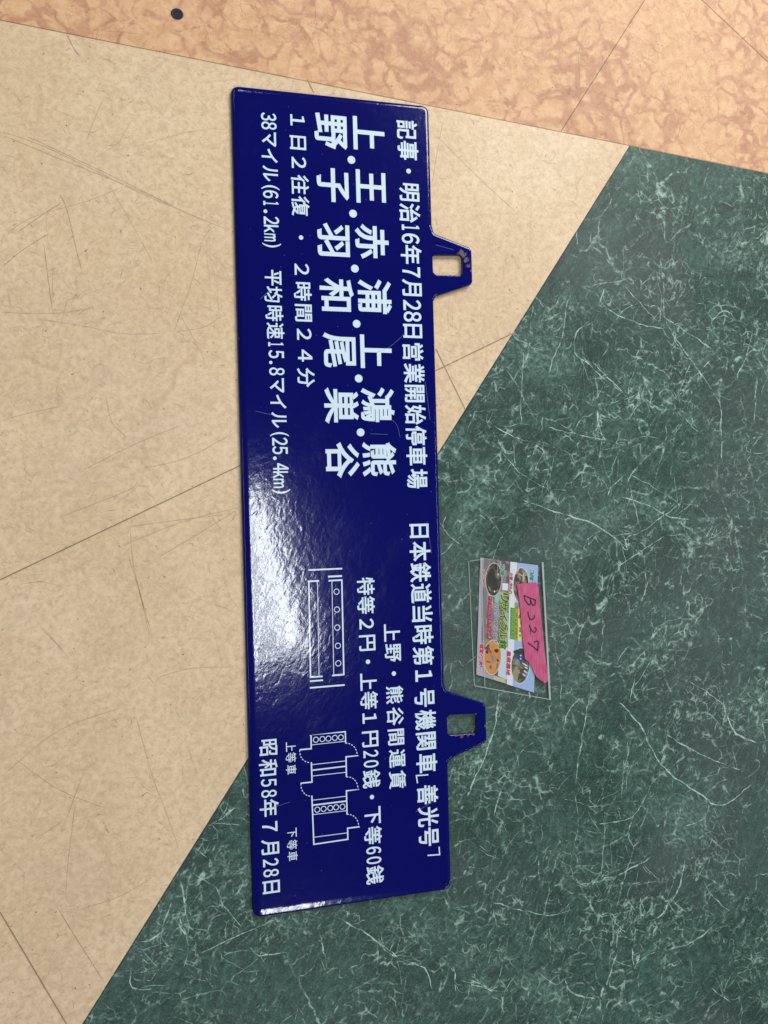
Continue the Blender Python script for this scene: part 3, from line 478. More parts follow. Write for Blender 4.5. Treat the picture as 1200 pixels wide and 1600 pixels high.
def wobble(pts, amp, step):
    """resample a polyline and shake it sideways"""
    out = []
    for a, b in zip(pts, pts[1:]):
        n = max(1, int((b - a).length / step))
        for i in range(n):
            out.append(a.lerp(b, i / n))
    out.append(pts[-1])
    ph = [rnd.uniform(0, 6.28) for _ in range(4)]
    res = []
    s = 0
    for i, p in enumerate(out):
        j = min(i, len(out) - 2)
        t = (out[j + 1] - out[j]).normalized()
        nn = Vector((-t.y, t.x))
        s += step
        o = amp * (math.sin(s * 330 + ph[0]) * .5 + math.sin(s * 810 + ph[1]) * .35 + rnd.uniform(-.5, .5))
        if i in (0, len(out) - 1): o = 0
        res.append(p + nn * o)
    return res

def smooth_line(pts, n=5):
    """Catmull-Rom through the points"""
    if len(pts) < 3: return pts
    P = [pts[0] * 2 - pts[1]] + pts + [pts[-1] * 2 - pts[-2]]
    out = []
    for i in range(1, len(P) - 2):
        for j in range(n):
            t = j / n
            a, b, c, d = P[i - 1], P[i], P[i + 1], P[i + 2]
            out.append(0.5 * ((2 * b) + (c - a) * t + (2 * a - 5 * b + 4 * c - d) * t * t + (3 * b - a - 3 * c + d) * t ** 3))
    out.append(pts[-1])
    return out

class Floor:
    def __init__(self, corners):
        self.bm = bmesh.new()
        self.lay = self.bm.verts.layers.float_color.new("mark")
        ngon(self.bm, corners, 0.0)
        for v in self.bm.verts: v[self.lay] = (0, 0, 0, 1)
        self.z = 0.00004
    def line(self, pts, w, col, soft=True, taper=True):
        self.z += 5e-8
        stroke(self.bm, pts, w, self.z, lay=self.lay, col=col, soft=soft, taper=taper)

fl = {'c': Floor([TOP_L, JOIN, DIA_E, TOP_L + Vector((0, -FAR * 1.4))]),
      't': Floor([TOP_L, TOP_L + Vector((0, 1.6)), TOP_R + Vector((0, 1.6)), TOP_R, JOIN]),
      'g': Floor([JOIN, TOP_R, TOP_R + Vector((0, -FAR * 1.4)), DIA_E])}

# worn-in scratches seen in the photograph
for pts, w, d in SCRATCHES:
    P = smooth_line([pv(p) for p in pts])
    r_ = region(P[len(P) // 2])
    P = [p for p in P if region(p) == r_]
    if len(P) > 1: fl[r_].line(P, max(w, 0.45) * MM * 1.65, (min(1, d * 1.1), 0, 0))
# many short hair scratches and fibres
for i in range(5200):
    p = Vector((rnd.uniform(-0.28, 0.42), rnd.uniform(-0.50, 0.46)))
    r = region(p)
    if r == 'g' and rnd.random() > 0.10: continue
    L = rnd.choice((0.003, 0.005, 0.007, 0.011)) * rnd.uniform(.6, 1.4)
    if rnd.random() < 0.06: L *= rnd.uniform(3, 9)
    a = rnd.choice((0.4, 0.55, -0.9, -1.2, 1.1)) + rnd.gauss(0, 0.45)
    t = Vector((math.cos(a), math.sin(a)))
    bend = rnd.gauss(0, 0.12)
    P = [p, p + t * L * .5 + Vector((-t.y, t.x)) * L * bend, p + t * L]
    if region(P[-1]) != r: continue
    fl[r].line(P, rnd.uniform(0.5, 0.85) * MM, (min(.85, .14 + rnd.expovariate(5.0)), 0, 0))
# grit specks
for i in range(900):
    p = Vector((rnd.uniform(-0.28, 0.42), rnd.uniform(-0.50, 0.46)))
    r = region(p)
    if r == 'g': continue
    a = rnd.uniform(0, 6.28); L = abs(rnd.gauss(0.0006, 0.0004)) + 0.0003
    fl[r].line([p, p + Vector((math.cos(a), math.sin(a))) * L], rnd.uniform(.4, .8) * MM, (rnd.uniform(.3, .9), 0, 0), soft=False, taper=False)
# pale veins in the green marble print
for pts, w in VEINS:
    P = wobble(smooth_line([pv(p) for p in pts], 4), 0.0007, 0.0035)
    W = [w * MM * 0.85 * rnd.uniform(0.4, 1.6) for _ in P]
    if region(P[0]) == 'g' or region(P[-1]) == 'g':
        P2 = [p for p in P if region(p) == 'g']
        if len(P2) > 2: fl['g'].line(P2, W[:len(P2)], (0, 1, 0))
# fine branching side veins
for pts, w in VEINS:
    base = [pv(p) for p in pts]
    for _ in range(3):
        i = rnd.randrange(len(base) - 1)
        p = base[i].lerp(base[i + 1], rnd.random())
        a = rnd.uniform(0, 6.28); L = rnd.uniform(0.008, 0.030)
        q = p + Vector((math.cos(a), math.sin(a))) * L
        m = p.lerp(q, .5) + Vector((rnd.gauss(0, .002), rnd.gauss(0, .002)))
        P = wobble(smooth_line([p, m, q], 3), 0.0005, 0.003)
        if all(region(x) == 'g' for x in P):
            fl['g'].line(P, [0.75 * MM * rnd.uniform(.5, 1.4) for _ in P], (0, rnd.uniform(.55, .9), 0))
# tile seams
for s in SEAMS:
    P = [pv(p) for p in s]
    f = fl[region(P[0].lerp(P[1], .5))]
    f.line([P[0].lerp(P[1], i / 12) for i in range(13)], 1.15 * MM, (0, 0, 0.9), taper=False)
nx = Vector((dia_dir.y, -dia_dir.x))
f = fl['g']
f.line([JOIN + dia_dir * (i * 0.06) for i in range(30)], 1.3 * MM, (0, 0, 0.95), taper=False)
f = fl['t']
f.line([JOIN + top_dir * (i * 0.06 - 1.0) for i in range(32)], 0.85 * MM, (0, 0, 0.8), taper=False)

for key, nm, mt in (('c', "cream_floor", cream_mat()), ('t', "terracotta_floor", terracotta_mat()), ('g', "green_floor", green_mat())):
    o = build(nm, fl[key].bm, mt)
    o["kind"] = "structure"

# ------------------------------------------------------------------ enamel signboard
def enamel_bump(k, c):
    big = k.noise(k.mapv(c, (1, 0.6, 1), 0.5), 130, 3, 0.55, 0.4)
    mid = k.noise(k.mapv(c, (1, 0.55, 1), 0.5), 330, 2, 0.5)
    h = k.math('ADD', k.math('MULTIPLY', big, 1.0), k.math('MULTIPLY', mid, 0.34))
    k.bump(h, 0.00013, 1.0)

def enamel_mat():
    k = N("blue_enamel"); c = k.co()
    n1 = k.noise(c, 14, 4, 0.6)
    col = k.mix(n1, (0.0008, 0.0013, 0.088), (0.0018, 0.0032, 0.116))
    # rust where the enamel has chipped
    chip = None
    for (x, y, r) in ((102.5, 192.5, 4.2), (105.5, 189, 3.0), (107, 184, 2.2), (86, -190.0, 1.7), (90, -190.5, 2.2), (95, -190.8, 1.9), (100, -190, 1.5), (102.5, -187, 1.3), (77, 285, 1.8), (76.6, 262, 2.4), (77, 268, 1.6), (77, 242, 1.9), (77.2, 226, 1.3), (109.5, 180, 1.7), (-77, 120, 1.2), (-77, -60, 1.0), (-20, 309.6, 1.1), (102, -174.6, 1.5), (77, 120, 1.2), (77, 40, 1.0), (76.8, -60, 1.4), (30, -309.6, 1.4), (60, -309.8, 1.2), (110, -185, 1.5), (73.5, 309, 1.5), (77.4, -301, 2.0), (74, -309, 2.2), (77, 292, 1.3)):
        d = k.vmath('DISTANCE', k.mapv(c, (1, 1, 0)), (x * MM, y * MM, 0))
        d = k.math('ADD', k.math('DIVIDE', d, r * MM), k.ramp(k.noise(c, 330, 4, 0.65), 0.3, 0.7, -0.55, 0.55))
        e = k.ramp(d, 0.35, 0.8, 1, 0)
        chip = e if chip is None else k.math('MAXIMUM', chip, e)
    rust = k.mix(k.noise(c, 700, 3), (0.035, 0.022, 0.020), (0.17, 0.11, 0.08))
    col = k.mix(k.math('MULTIPLY', chip, 0.8), col, rust)
    haze = k.ramp(k.noise(k.mapv(c, (1, .6, 1), .4), 26, 6, 0.7), 0.5, 0.8)
    enamel_bump(k, c)
    rough = k.math('ADD', k.ramp(haze, 0, 1, 0.10, 0.16), k.math('MULTIPLY', chip, 0.5))
    return k.set(Base_Color=col, Roughness=rough, Specular_IOR_Level=0.5)

def lettering_mat():
    k = N("white_enamel_lettering"); c = k.co()
    n1 = k.noise(c, 60, 3)
    col = k.mix(n1, (0.60, 0.72, 0.84), (0.64, 0.77, 0.88))
    enamel_bump(k, c)
    return k.set(Base_Color=col, Roughness=0.10, Specular_IOR_Level=0.5)

ENAMEL, WHITE = enamel_mat(), lettering_mat()
ZTOP = 0.0040
board = thing("enamel_signboard", "long dark blue enamel signboard with white Japanese lettering and two hanging tabs", "signboard")

def fillet(poly, radii, ins, n=6):
    """round each corner; returns points with their edge-roll width"""
    out = []
    m = len(poly)
    for i in range(m):
        a, p, b = poly[i - 1], poly[i], poly[(i + 1) % m]
        r = radii[i]
        d1 = (a - p).normalized(); d2 = (b - p).normalized()
        ang = math.acos(max(-1, min(1, d1.dot(d2))))
        t = r / math.tan(ang / 2)
        t = min(t, 0.48 * (a - p).length, 0.48 * (b - p).length)
        p0, p1 = p + d1 * t, p + d2 * t
        for j in range(n + 1):
            u = j / n
            out.append((p0 * (1 - u) ** 2 + p * 2 * u * (1 - u) + p1 * u * u, ins[i]))
    # densify long edges, easing the roll width between corners
    res = []
    for i in range(len(out)):
        (a, ia), (b, ib) = out[i], out[(i + 1) % len(out)]
        n = max(1, int((b - a).length / 0.006))
        for j in range(n):
            u = j / n
            res.append((a.lerp(b, u), ia.lerp(ib, u)))
    return res

out_pts = [pv(p) for p in OUTLINE]
L_IN, T_IN, R_IN, TAB = 6.2, 3.2, 3.0, 1.7
side = [(R_IN, 1.2), (2.2, 0.9), (TAB, 0.6), (TAB, 0.6), (TAB, 0.6), (TAB, 0.6), (2.2, 0.9), (R_IN, 1.2)]
ins = [(5.0, 1.6), (3.2, 1.0)] + side + side + [(5.6, 0.5), (6.8, 0.9)]     # roll width, depth of the roll
rad = [7, 6.5] + [3, 3, 2, 2, 2, 2, 3, 3] * 2 + [6, 7.5]
loop = fillet(out_pts, [r * MM for r in rad], [Vector(i) * MM for i in ins])
hole_loops = []
for h in HOLES:
    hole_loops.append(fillet([pv(p) for p in h], [2.6 * MM] * 4, [Vector((0.9, 0.4)) * MM] * 4))

def inward(lp, hole=False):
    """unit normals pointing into the plate"""
    n = len(lp); area = sum(cross2(lp[i][0], lp[(i + 1) % n][0]) for i in range(n))
    sgn = 1 if area > 0 else -1
    if hole: sgn = -sgn
    res = []
    for i in range(n):
        t = lp[(i + 1) % n][0] - lp[i - 1][0]
        t.normalize()
        res.append(Vector((-t.y, t.x)) * sgn)
    return res

bm = bmesh.new()
def roll(lp, hole=False):
    nr = inward(lp, hole)
    n = len(lp)
    prof = []
    for q in (1.12, 1.0, 0.9, 0.8, 0.7, 0.6, 0.5, 0.4, 0.3, 0.2, 0.12, 0.05, 0.0):
        prof.append((q, 0.0 if q >= 1 else (1 - q) ** 2.0, max(0.0, 1 - q / 0.2) ** 2))
    rows = []
    for q, dr, ed in prof:
        rows.append([bm.verts.new((p.x + m.x * w[0] * q, p.y + m.y * w[0] * q, ZTOP - dr * w[1] - ed * min(0.0009, w[0] * 0.3))) for (p, w), m in zip(lp, nr)])
    for q, zz in ((0.0, 0.0010), (0.0, 0.0003)):
        rows.append([bm.verts.new((p.x, p.y, zz)) for (p, w) in lp])
    for r0, r1 in zip(rows, rows[1:]):
        for i in range(n):
            j = (i + 1) % n
            bm.faces.new((r0[i], r0[j], r1[j], r1[i]))
    return rows[0]
inner = [roll(loop)] + [roll(h, True) for h in hole_loops]
vs, es = [], []
allv = []
for r in inner:
    s = len(vs)
    vs += [Vector(v.co[:2]) for v in r]; allv += r
    es += [(s + i, s + (i + 1) % len(r)) for i in range(len(r))]
res = geometry.delaunay_2d_cdt(vs, es, [], 2, 1e-7)
rv = []
for i, co in enumerate(res[0]):
    src = res[3][i]
    rv.append(allv[src[0]] if src else bm.verts.new((co.x, co.y, ZTOP)))
def inside(p, poly):
    k = False
    for i in range(len(poly)):
        a, b = poly[i - 1], poly[i]
        if (a.y > p.y) != (b.y > p.y) and p.x < (b.x - a.x) * (p.y - a.y) / (b.y - a.y) + a.x: k = not k
    return k
hole_polys = [[p for p, w in h] for h in hole_loops]
for f in res[2]:
    mid = sum((Vector(res[0][i]) for i in f), Vector((0, 0))) / len(f)
    if any(inside(mid, h) for h in hole_polys): continue
    try: bm.faces.new([rv[i] for i in f])
    except ValueError: pass
bmesh.ops.recalc_face_normals(bm, faces=bm.faces[:])
top = max(bm.faces, key=lambda f: f.calc_area())
if top.normal.z < 0:
    bmesh.ops.reverse_faces(bm, faces=bm.faces[:])
build("plate", bm, ENAMEL, board, smooth=True)

ZL = ZTOP + 0.00008
BOLD = {'header': 0.020, 'engine': 0.020, 'stations': 0.022, 'trips': 0.015, 'speed': 0.016, 'fare_title': 0.016, 'fares': 0.017, 'date': 0.015,
        'upper_class': 0.006, 'lower_class': 0.006, 'special_class': 0.004}
for key, items in TEXT.items():
    bm = bmesh.new()
    for ch, x, y, sx, sy in items:
        put_glyph(bm, ch, x * MM, y * MM, sx * MM, sy * MM, ZL, BOLD[key] if ch not in '・()' else 0.004)
    if key == 'stations':
        for d in DOTS: disc(bm, pv(d), 3.05 * MM, ZL + 0.00002)
    if key == 'engine':
        for b in BRACKETS: stroke(bm, [pv(p) for p in b], 1.0 * MM, ZL)
    build("lettering", bm, WHITE, board)

for lines, rings, arcs, rr in ((SALOON_LINES, SALOON_RINGS, [], 2.05), (COACH_LINES, COACH_RINGS, COACH_ARCS, 1.95)):
    bm = bmesh.new()
    z = ZL
    for pts, w in lines:
        z += 0.000004
        stroke(bm, [pv(p) for p in pts], max(w, 0.5) * MM, z)
    for c in rings: ring(bm, pv(c), rr * MM, 0.55 * MM, ZL)
    for a in arcs:
        P = [pv(p) for p in a]
        for i in range(0, len(P) - 1, 2): stroke(bm, [P[i], P[i].lerp(P[i + 1], 1.1)], 0.6 * MM, ZL)
    build("carriage_diagram", bm, WHITE, board)

# hairline scratches and dust on the enamel
bm = bmesh.new()
z = ZL + 0.00006
for pts in ([(52, 128), (46, 122), (38, 116), (28, 112)], [(40, 60), (44, 55), (46, 46)], [(-66, 66), (-52, 63)], [(80, 199), (95, 196)], [(22, 49), (36, 48.5)], [(-70, -230), (-58, -229), (-48, -227)], [(-60, 150), (-52, 158)], [(66, -20), (69, -45)], [(50, -246), (64, -240)], [(68, 90), (71, 60)]):
    z += 1e-6
    stroke(bm, smooth_line([pv(p) for p in pts]), 0.14 * MM, z)
r2 = random.Random(3)
for i in range(90):
    c = Vector((r2.uniform(-68, 73), r2.uniform(-300, 300))) * MM
    z += 1e-6
    disc(bm, c, r2.uniform(0.10, 0.24) * MM, z, 6)
dust = simple("pale_dust", (0.20, 0.22, 0.36), 0.6)
build("dust_specks", bm, dust, board)["kind"] = "stuff"

# ------------------------------------------------------------------ printed card inside its clear sleeve
ink = {n: simple(n, c, 0.45) for n, c in {
    'green_ink': (0.008, 0.14, 0.02), 'yellow_ink': (0.62, 0.68, 0.03), 'navy_ink': (0.015, 0.02, 0.10), 'white_ink': (0.78, 0.76, 0.82),
    'red_ink': (0.50, 0.03, 0.08), 'teal_ink': (0.01, 0.24, 0.17), 'lime_ink': (0.30, 0.62, 0.14)}.items()}

def photo_mat(name, cols, scale, stretch=(1, 1, 1)):
    k = N(name); c = k.co()
    w = k.mapv(k.warp(c, 300, 0.003), stretch)
    v = k.voro(w, scale, 'F1', "Color")
    sp = k.n("ShaderNodeSeparateColor"); k.link(v, sp.inputs[0])
    col = cols[0]
    for i, cc in enumerate(cols[1:]):
        th = (i + 1) / len(cols)
        col = k.mix(k.ramp(sp.outputs[0], th - 0.02, th + 0.02), col, cc)
    col = k.mix(k.math('MULTIPLY', k.noise(c, scale * 4, 3), 0.5), col, cols[0])
    return k.set(Base_Color=col, Roughness=0.4)

GREY = photo_mat("street_photo_print", [(0.16, 0.13, 0.17), (0.27, 0.23, 0.30), (0.07, 0.06, 0.09), (0.46, 0.46, 0.58), (0.20, 0.16, 0.16), (0.34, 0.26, 0.20)], 300, (1, .5, 1))
card = thing("printed_card", "small colour printed shop card with round photo insets inside the clear sleeve", "card")
ZC = 0.0010
def card_panel(bm, pts, lift, mi): ngon(bm, [pv(p) for p in pts], ZC + lift, mi)
pal = [GREY, simple("pavement_print", (0.36, 0.33, 0.38)), simple("shadow_print", (0.19, 0.17, 0.19)), simple("cloud_print", (0.72, 0.70, 0.82)),
       simple("sky_print", (0.33, 0.44, 0.74)), simple("banner_print", (0.04, 0.26, 0.03)), simple("gold_print", (0.34, 0.30, 0.04)), simple("cream_print", (0.72, 0.66, 0.26)),
       simple("freedial_print", (0.22, 0.52, 0.44)), simple("red_print", (0.36, 0.02, 0.06)), simple("window_print", (0.50, 0.46, 0.30)), simple("pale_wall_print", (0.55, 0.60, 0.72)), simple("roof_print", (0.10, 0.08, 0.07))]
bm = bmesh.new()
cp = [pv(p) for p in CARD]
rows = [[bm.verts.new((p.x, p.y, zz)) for p in cp] for zz in (ZC, ZC - 0.0003)]
tf = bm.faces.new(rows[0]); bf = bm.faces.new(rows[1])
for i in range(4): bm.faces.new((rows[0][i], rows[0][(i + 1) % 4], rows[1][(i + 1) % 4], rows[1][i]))
bmesh.ops.recalc_face_normals(bm, faces=bm.faces[:])
order = [('pavement', 1), ('shadow_band', 2), ('street', 0), ('lower_wall', 1), ('windows', 10), ('pale_wall', 11), ('roof', 12), ('signpanel', 3), ('cloud', 3), ('sky', 4), ('banner', 5), ('gold', 6), ('cream', 7), ('freedial', 8), ('redband', 9)]
for i, (nm, mi) in enumerate(order): card_panel(bm, PANELS[nm], 0.000006 * (i + 1), mi)
build("card_sheet", bm, pal, card)

dark_photo = photo_mat("goods_photo_print", [(0.018, 0.014, 0.012), (0.05, 0.035, 0.03), (0.012, 0.012, 0.014), (0.09, 0.06, 0.045), (0.022, 0.018, 0.02), (0.20, 0.17, 0.14)], 420)
cloth_photo = photo_mat("clothes_photo_print", [(0.03, 0.022, 0.02), (0.16, 0.09, 0.06), (0.05, 0.03, 0.03), (0.34, 0.24, 0.16), (0.02, 0.02, 0.02), (0.45, 0.38, 0.30)], 380, (1, .5, 1))
tool_photo = photo_mat("tools_photo_print", [(0.62, 0.22, 0.045), (0.66, 0.27, 0.06), (0.58, 0.20, 0.05), (0.64, 0.25, 0.05)], 300)
farm_photo = photo_mat("machines_photo_print", [(0.03, 0.03, 0.035), (0.07, 0.06, 0.05), (0.16, 0.13, 0.07), (0.30, 0.34, 0.40), (0.05, 0.045, 0.06), (0.24, 0.20, 0.10)], 420)
for (ox, oy, ax, ay, bx, by), mt, kind in zip(OVALS, (dark_photo, cloth_photo, tool_photo, farm_photo), 'dcof'):
    bm = bmesh.new()
    c = pv((ox, oy)); A = pv((ax, ay)); B = pv((bx, by))
    z = ZC + 0.00012
    disc(bm, c, 0, z, 40, (A * 1.0, B * 1.0), 1)
    disc(bm, c, 0, z + 0.00001, 40, (A * 0.94, B * 0.965), 0)
    def blob(u, v, su, sv, rot, mi, n=9, lift=0.00002, seed=1):
        rr = random.Random(seed)
        P = []
        for i in range(n):
            t = i * math.tau / n; k = rr.uniform(.75, 1.1)
            du, dv = su * math.cos(t) * k, sv * math.sin(t) * k
            cu, cv = u + du * math.cos(rot) - dv * math.sin(rot), v + du * math.sin(rot) + dv * math.cos(rot)
            P.append(c + A * cu + B * cv)
        ngon(bm, P, z + lift + seed * 1e-6, mi)
    mats = [mt, simple("oval_rim_print", (0.75, 0.62, 0.50) if kind in 'do' else (0.74, 0.73, 0.78))]
    if kind == 'o':
        mats += [simple("tool_grey", (0.06, 0.06, 0.055)), simple("tool_maroon", (0.20, 0.03, 0.07)), simple("tool_tan", (0.34, 0.22, 0.18)), simple("tool_teal", (0.06, 0.13, 0.14)), simple("tool_black", (0.015, 0.012, 0.012)), simple("tool_lilac", (0.20, 0.15, 0.24))]
        for i, q in enumerate(((-.6, -.60, .34, .10, -.5, 2), (-.55, -.42, .24, .12, -.5, 3), (-.25, -.32, .24, .08, .6, 3), (-.62, -.28, .20, .09, .1, 6), (.42, -.38, .26, .12, .1, 6), (.05, .06, .36, .15, .4, 4), (.0, .03, .2, .07, .9, 7), (-.1, .26, .34, .07, .2, 4), (-.45, .26, .30, .05, .1, 2), (.6, .18, .16, .08, .3, 6), (-.18, .55, .16, .12, .2, 5), (.56, .48, .12, .22, .4, 7), (.30, .12, .10, .09, 0, 4))): blob(*q, seed=i + 1)
    if kind == 'f':
        mats += [simple("machine_blue", (0.012, 0.03, 0.20)), simple("machine_red", (0.36, 0.09, 0.06)), simple("machine_white", (0.62, 0.66, 0.74)), simple("machine_ground", (0.30, 0.25, 0.12)), simple("machine_dark", (0.018, 0.018, 0.02))]
        for i, q in enumerate(((-.45, .45, .36, .42, .3, 5), (-.1, -.75, .7, .16, 0, 6), (.05, -.45, .50, .22, .1, 2), (.0, -.55, .10, .05, 0, 4), (.0, -.38, .08, .05, 0, 4), (.1, .10, .22, .10, 0, 3), (.50, -.05, .42, .05, .3, 4), (.60, .12, .22, .05, .2, 4), (.55, .34, .24, .05, .3, 4), (.42, .52, .20, .05, .4, 4), (.1, .62, .16, .10, 0, 6))): blob(*q, seed=i + 1)
    if kind == 'd':
        mats += [simple("tyre_black", (0.008, 0.007, 0.008)), simple("shelf_tan", (0.30, 0.24, 0.17)), simple("lamp_white", (0.72, 0.70, 0.64))]
        for i, q in enumerate(((-.25, -.2, .55, .45, 0, 2), (.1, .35, .4, .3, .2, 2), (.42, -.5, .06, .40, 0, 3), (-.45, .55, .30, .06, .7, 3), (.15, .70, .10, .06, .3, 4), (.5, -.3, .08, .06, 0, 4))): blob(*q, seed=i + 1)
    if kind == 'c':
        mats += [simple("clothes_cream", (0.55, 0.44, 0.32)), simple("clothes_dark", (0.03, 0.025, 0.025))]
        for i, q in enumerate(((.3, -.45, .14, .26, 0, 2), (-.1, -.58, .34, .04, .25, 2), (-.5, -.3, .4, .14, .1, 3))): blob(*q, seed=i + 1)
    build("photo_inset", bm, mats, card)

def card_text(t, a, b, h, inkname, rim):
    a, b = pv(a), pv(b)
    d = b - a
    ang = math.atan2(d.y, d.x)
    n = len(t)
    wid = [0.45 if ch == '-' else (0.6 if ch == '・' else (0.62 if ch.isdigit() and n > 5 else 1.0)) for ch in t]
    tot = sum(wid); pos = 0
    bm = bmesh.new()
    bz = bmesh.new()
    for ch, w in zip(t, wid):
        p = a.lerp(b, (pos + w / 2) / tot); pos += w
        cell = d.length * w / tot
        g = {'-': '－'}.get(ch, chr(ord(ch) + 0xFEE0) if ch.isdigit() else ch)
        gw, gh = glyph(g)[4]
        if ch in '-・': s1 = s2 = h * MM * 0.9
        else: s1, s2 = cell * 0.90 / gw, h * MM * 0.86 / gh
        sl = 0.18 if n < 13 else 0.12
        put_glyph(bm, g, p.x, p.y, s1, s2, ZC + 0.00022, (0.030 if n < 7 else 0.012) if n != 7 else 0.0, ang, sl)
        if rim: put_glyph(bz, g, p.x, p.y, s1, s2, ZC + 0.00016, 0.075, ang, sl)
    o = build("lettering", bm, ink[inkname], card)
    if rim: build("lettering_rim", bz, ink[rim], o)
    else: bz.free()
for q in CARD_TEXT: card_text(*q)

# the red strip's line of print, too small to read in the photograph
bm = bmesh.new()
r4 = random.Random(11)
a, b = pv(PANELS['redband'][0]), pv(PANELS['redband'][3])
a2, b2 = pv(PANELS['redband'][1]), pv(PANELS['redband'][2])
for i in range(11):
    for j in range(4):
        u0 = (i + r4.uniform(.1, .6)) / 11; v0 = r4.uniform(.15, .75)
        du, dv = (r4.uniform(.02, .05), r4.uniform(.06, .12)) if j % 2 else (r4.uniform(.01, .02), r4.uniform(.2, .45))
        P = [a.lerp(b, u).lerp(a2.lerp(b2, u), min(v, .95)) for u, v in ((u0, v0), (u0 + du, v0), (u0 + du, v0 + dv), (u0, v0 + dv))]
        ngon(bm, P, ZC + 0.0002 + (i * 4 + j) * 2e-7)
build("fine_print", bm, simple("pink_ink", (0.72, 0.28, 0.36)), card)
bm = bmesh.new()
for i in range(26):
    q = PANELS['gold'] if i % 2 else PANELS['cream']
    a, b, a2, b2 = pv(q[0]), pv(q[3]), pv(q[1]), pv(q[2])
    u0, v0 = r4.uniform(.02, .9), r4.uniform(.05, .6)
    P = [a.lerp(b, u).lerp(a2.lerp(b2, u), v) for u, v in ((u0, v0), (u0 + .05, v0), (u0 + .05, v0 + .35), (u0, v0 + .35))]
    ngon(bm, P, ZC + 0.0002 + i * 2e-7)
build("fine_print", bm, simple("olive_ink", (0.20, 0.16, 0.03)), card)

# ------------------------------------------------------------------ clear plastic sleeve
def film_mat(name, fac, tint, rough, bump, base=(0.62, 0.68, 0.66)):
    k = N(name); c = k.co()
    tr = k.n("ShaderNodeBsdfTransparent"); tr.inputs[0].default_value = (*tint, 1)
    k.set(Base_Color=base, Roughness=rough, Specular_IOR_Level=0.6)
    k.bump(k.noise(c, 55, 3, 0.5, 0.5), bump, 1.0)
    mx = k.n("ShaderNodeMixShader")
    mx.inputs[0].default_value = fac
    k.link(tr.outputs[0], mx.inputs[1]); k.link(k.b.outputs[0], mx.inputs[2])
    k.link(mx.outputs[0], k.out.inputs[0])
    return k.m
FILM = film_mat("clear_film", 0.03, (0.97, 0.98, 0.975), 0.10, 0.0010, (0.2, 0.22, 0.21))
WELD = film_mat("welded_film_edge", 0.42, (0.95, 0.97, 0.96), 0.25, 0.0008)
CREASE = film_mat("film_crease", 0.38, (0.98, 0.99, 0.98), 0.2, 0.0008)
sleeve = thing("plastic_sleeve", "clear plastic sleeve lying on the green marble floor beside the signboard", "sleeve")
sp = [pv(p) for p in SLEEVE]          # TL, TL2, TR, BR, BL
def film_sheet(name, poly, z0, wav):
    """thin film as a closed sheet with a slight swell"""
    bm = bmesh.new()
    a, b, c_, d = poly
    n1, n2 = 10, 18
    tops, bots = [], []
    for j in range(n2 + 1):
        for i in range(n1 + 1):
            u, v = i / n1, j / n2
            p = a.lerp(b, u).lerp(d.lerp(c_, u), v)
            z = z0 + wav * math.sin(math.pi * u) * (0.6 + 0.4 * math.sin(5 * v + 2 * u))
            tops.append(bm.verts.new((p.x, p.y, z))); bots.append(bm.verts.new((p.x, p.y, z - 0.00012)))
    w = n1 + 1
    for j in range(n2):
        for i in range(n1):
            q = (j * w + i, j * w + i + 1, (j + 1) * w + i + 1, (j + 1) * w + i)
            bm.faces.new([tops[t] for t in reversed(q)]); bm.faces.new([bots[t] for t in q])
    return build(name, bm, FILM, sleeve, smooth=True)
film_sheet("back_sheet", [sp[0], sp[2], sp[3], sp[4]], 0.0004, 0.0)
film_sheet("front_sheet", [sp[1], sp[2], sp[3], sp[4].lerp(sp[3], 0.13)], 0.0014, 0.0003)
def strip(name, a, b, w, z, m):
    bm = bmesh.new()
    stroke(bm, [a.lerp(b, i / 8) for i in range(9)], w, z)
    ret = bmesh.ops.extrude_face_region(bm, geom=bm.faces[:])
    bmesh.ops.translate(bm, verts=[g for g in ret['geom'] if isinstance(g, bmesh.types.BMVert)], vec=(0, 0, 0.0002))
    bmesh.ops.recalc_face_normals(bm, faces=bm.faces[:])
    return build(name, bm, m, sleeve)
off = Vector((-0.0008, 0))
strip("weld_strip", sp[2] + off, sp[3] + off, 0.0016, 0.0016, WELD)
strip("weld_strip", sp[4], sp[3], 0.0006, 0.0015, CREASE)
strip("weld_strip", sp[0], sp[4], 0.0005, 0.0006, CREASE)
strip("weld_strip", sp[1], sp[4].lerp(sp[3], 0.13), 0.0005, 0.0018, CREASE)
strip("weld_strip", sp[0].lerp(sp[1], .1), sp[1], 0.0004, 0.0012, CREASE)
q0 = pv((149.8, -161.3)); strip("weld_strip", q0, q0 + Vector((0.0006, -0.0045)), 0.0010, 0.0020, WELD)

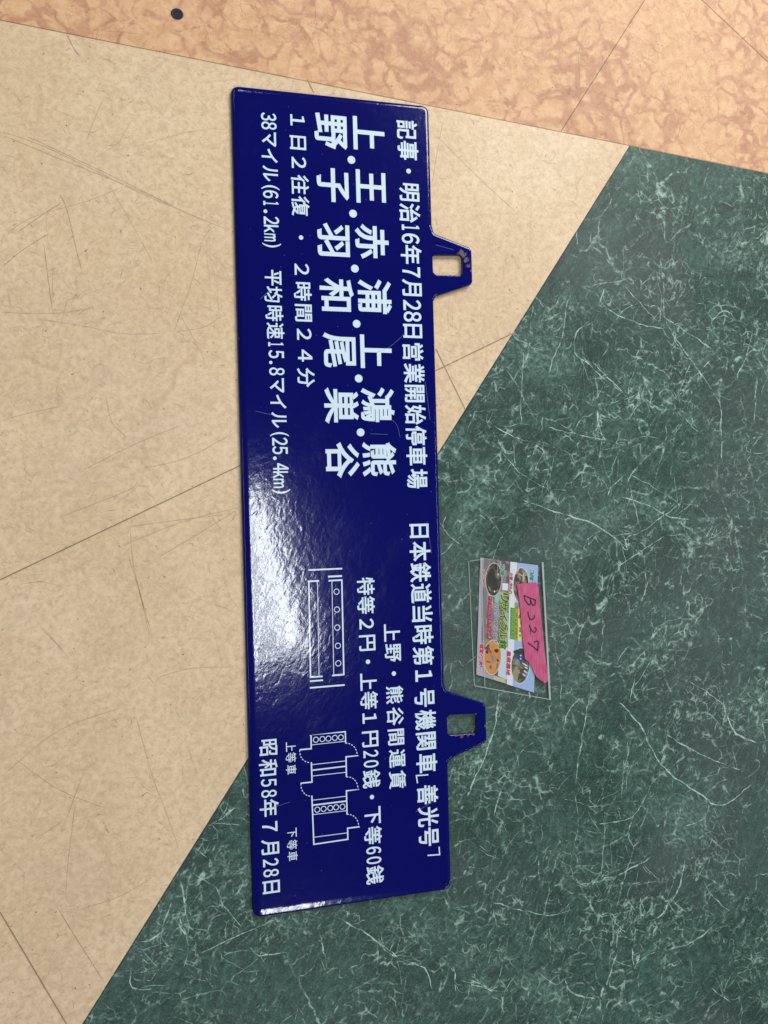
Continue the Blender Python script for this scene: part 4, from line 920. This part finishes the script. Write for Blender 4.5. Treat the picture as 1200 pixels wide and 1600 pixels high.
# ------------------------------------------------------------------ pink paper tape with the lot number
k = N("pink_paper_tape"); c = k.co()
stk = k.noise(k.mapv(c, (1, .12, 1), 0.06), 900, 3, 0.6)
col = k.mix(k.ramp(stk, 0.35, 0.68), (0.44, 0.055, 0.15), (0.50, 0.11, 0.225))
col = k.mix(k.math('MULTIPLY', k.ramp(k.noise(c, 90, 4), .5, .7), .4), col, (0.48, 0.14, 0.25))
k.bump(stk, 0.00006, 0.7)
PINK = k.set(Base_Color=col, Roughness=0.6, Specular_IOR_Level=0.3)
tape = thing("paper_label", "pink paper tape label handwritten B227 stuck on the clear sleeve", "label")
bm = bmesh.new()
ZP = 0.0022
loopv = [bm.verts.new((*pv(p), ZP)) for p in TAPE]
fc = bm.faces.new(loopv)
ret = bmesh.ops.extrude_face_region(bm, geom=[fc])
bmesh.ops.translate(bm, verts=[g for g in ret['geom'] if isinstance(g, bmesh.types.BMVert)], vec=(0, 0, -0.00025))
bmesh.ops.recalc_face_normals(bm, faces=bm.faces[:])
bmesh.ops.triangulate(bm, faces=bm.faces[:])
build("tape_strip", bm, PINK, tape)
bm = bmesh.new()
for i, pts in enumerate(HAND):
    P = smooth_line([pv(p) for p in pts], 6)
    n = len(P)
    W = [1.4 * MM * (0.85 + 0.3 * math.sin(2.5 * j + i)) for j in range(n)]
    if i in (4, 6): W = [1.1 * MM * (1 - 0.75 * j / n) for j in range(n)]
    stroke(bm, P, W, ZP + 0.00003 + i * 3e-6)
    disc(bm, P[0], W[0] / 2, ZP + 0.00006 + i * 3e-6, 10)
    disc(bm, P[-1], W[-1] / 2, ZP + 0.0001 + i * 3e-6, 10)
build("handwriting", bm, simple("marker_ink", (0.030, 0.004, 0.020), 0.4), tape)

# ------------------------------------------------------------------ small round stud on the terracotta floor
bm = bmesh.new()
cst = pv([-115.07,359.89])
prof = ((0.0046, 0.0001, 1), (0.0044, 0.0004, 1), (0.0037, 0.0006, 0), (0.0028, 0.0005, 0), (0.0, 0.0004, 0))
n = 32
rows = []
for r, z, mi in prof[:-1]:
    rows.append([bm.verts.new((cst.x + r * 1.03 * math.cos(t * math.tau / n), cst.y + r * 0.94 * math.sin(t * math.tau / n), z)) for t in range(n)])
for a_, b_, mi in zip(rows, rows[1:], (1, 0, 0)):
    for i in range(n):
        f = bm.faces.new((a_[i], a_[(i + 1) % n], b_[(i + 1) % n], b_[i])); f.material_index = mi
f = bm.faces.new(rows[-1]); f.material_index = 0
bmesh.ops.recalc_face_normals(bm, faces=bm.faces[:])
if f.normal.z < 0: bmesh.ops.reverse_faces(bm, faces=bm.faces[:])
o = build("round_stud", bm, [simple("dark_stud", (0.008, 0.011, 0.028), 0.5, 0.3), simple("stud_rim", (0.40, 0.30, 0.24), 0.5)])
o["label"] = "small round dark stud set in the terracotta floor above the signboard"
o["category"] = "stud"
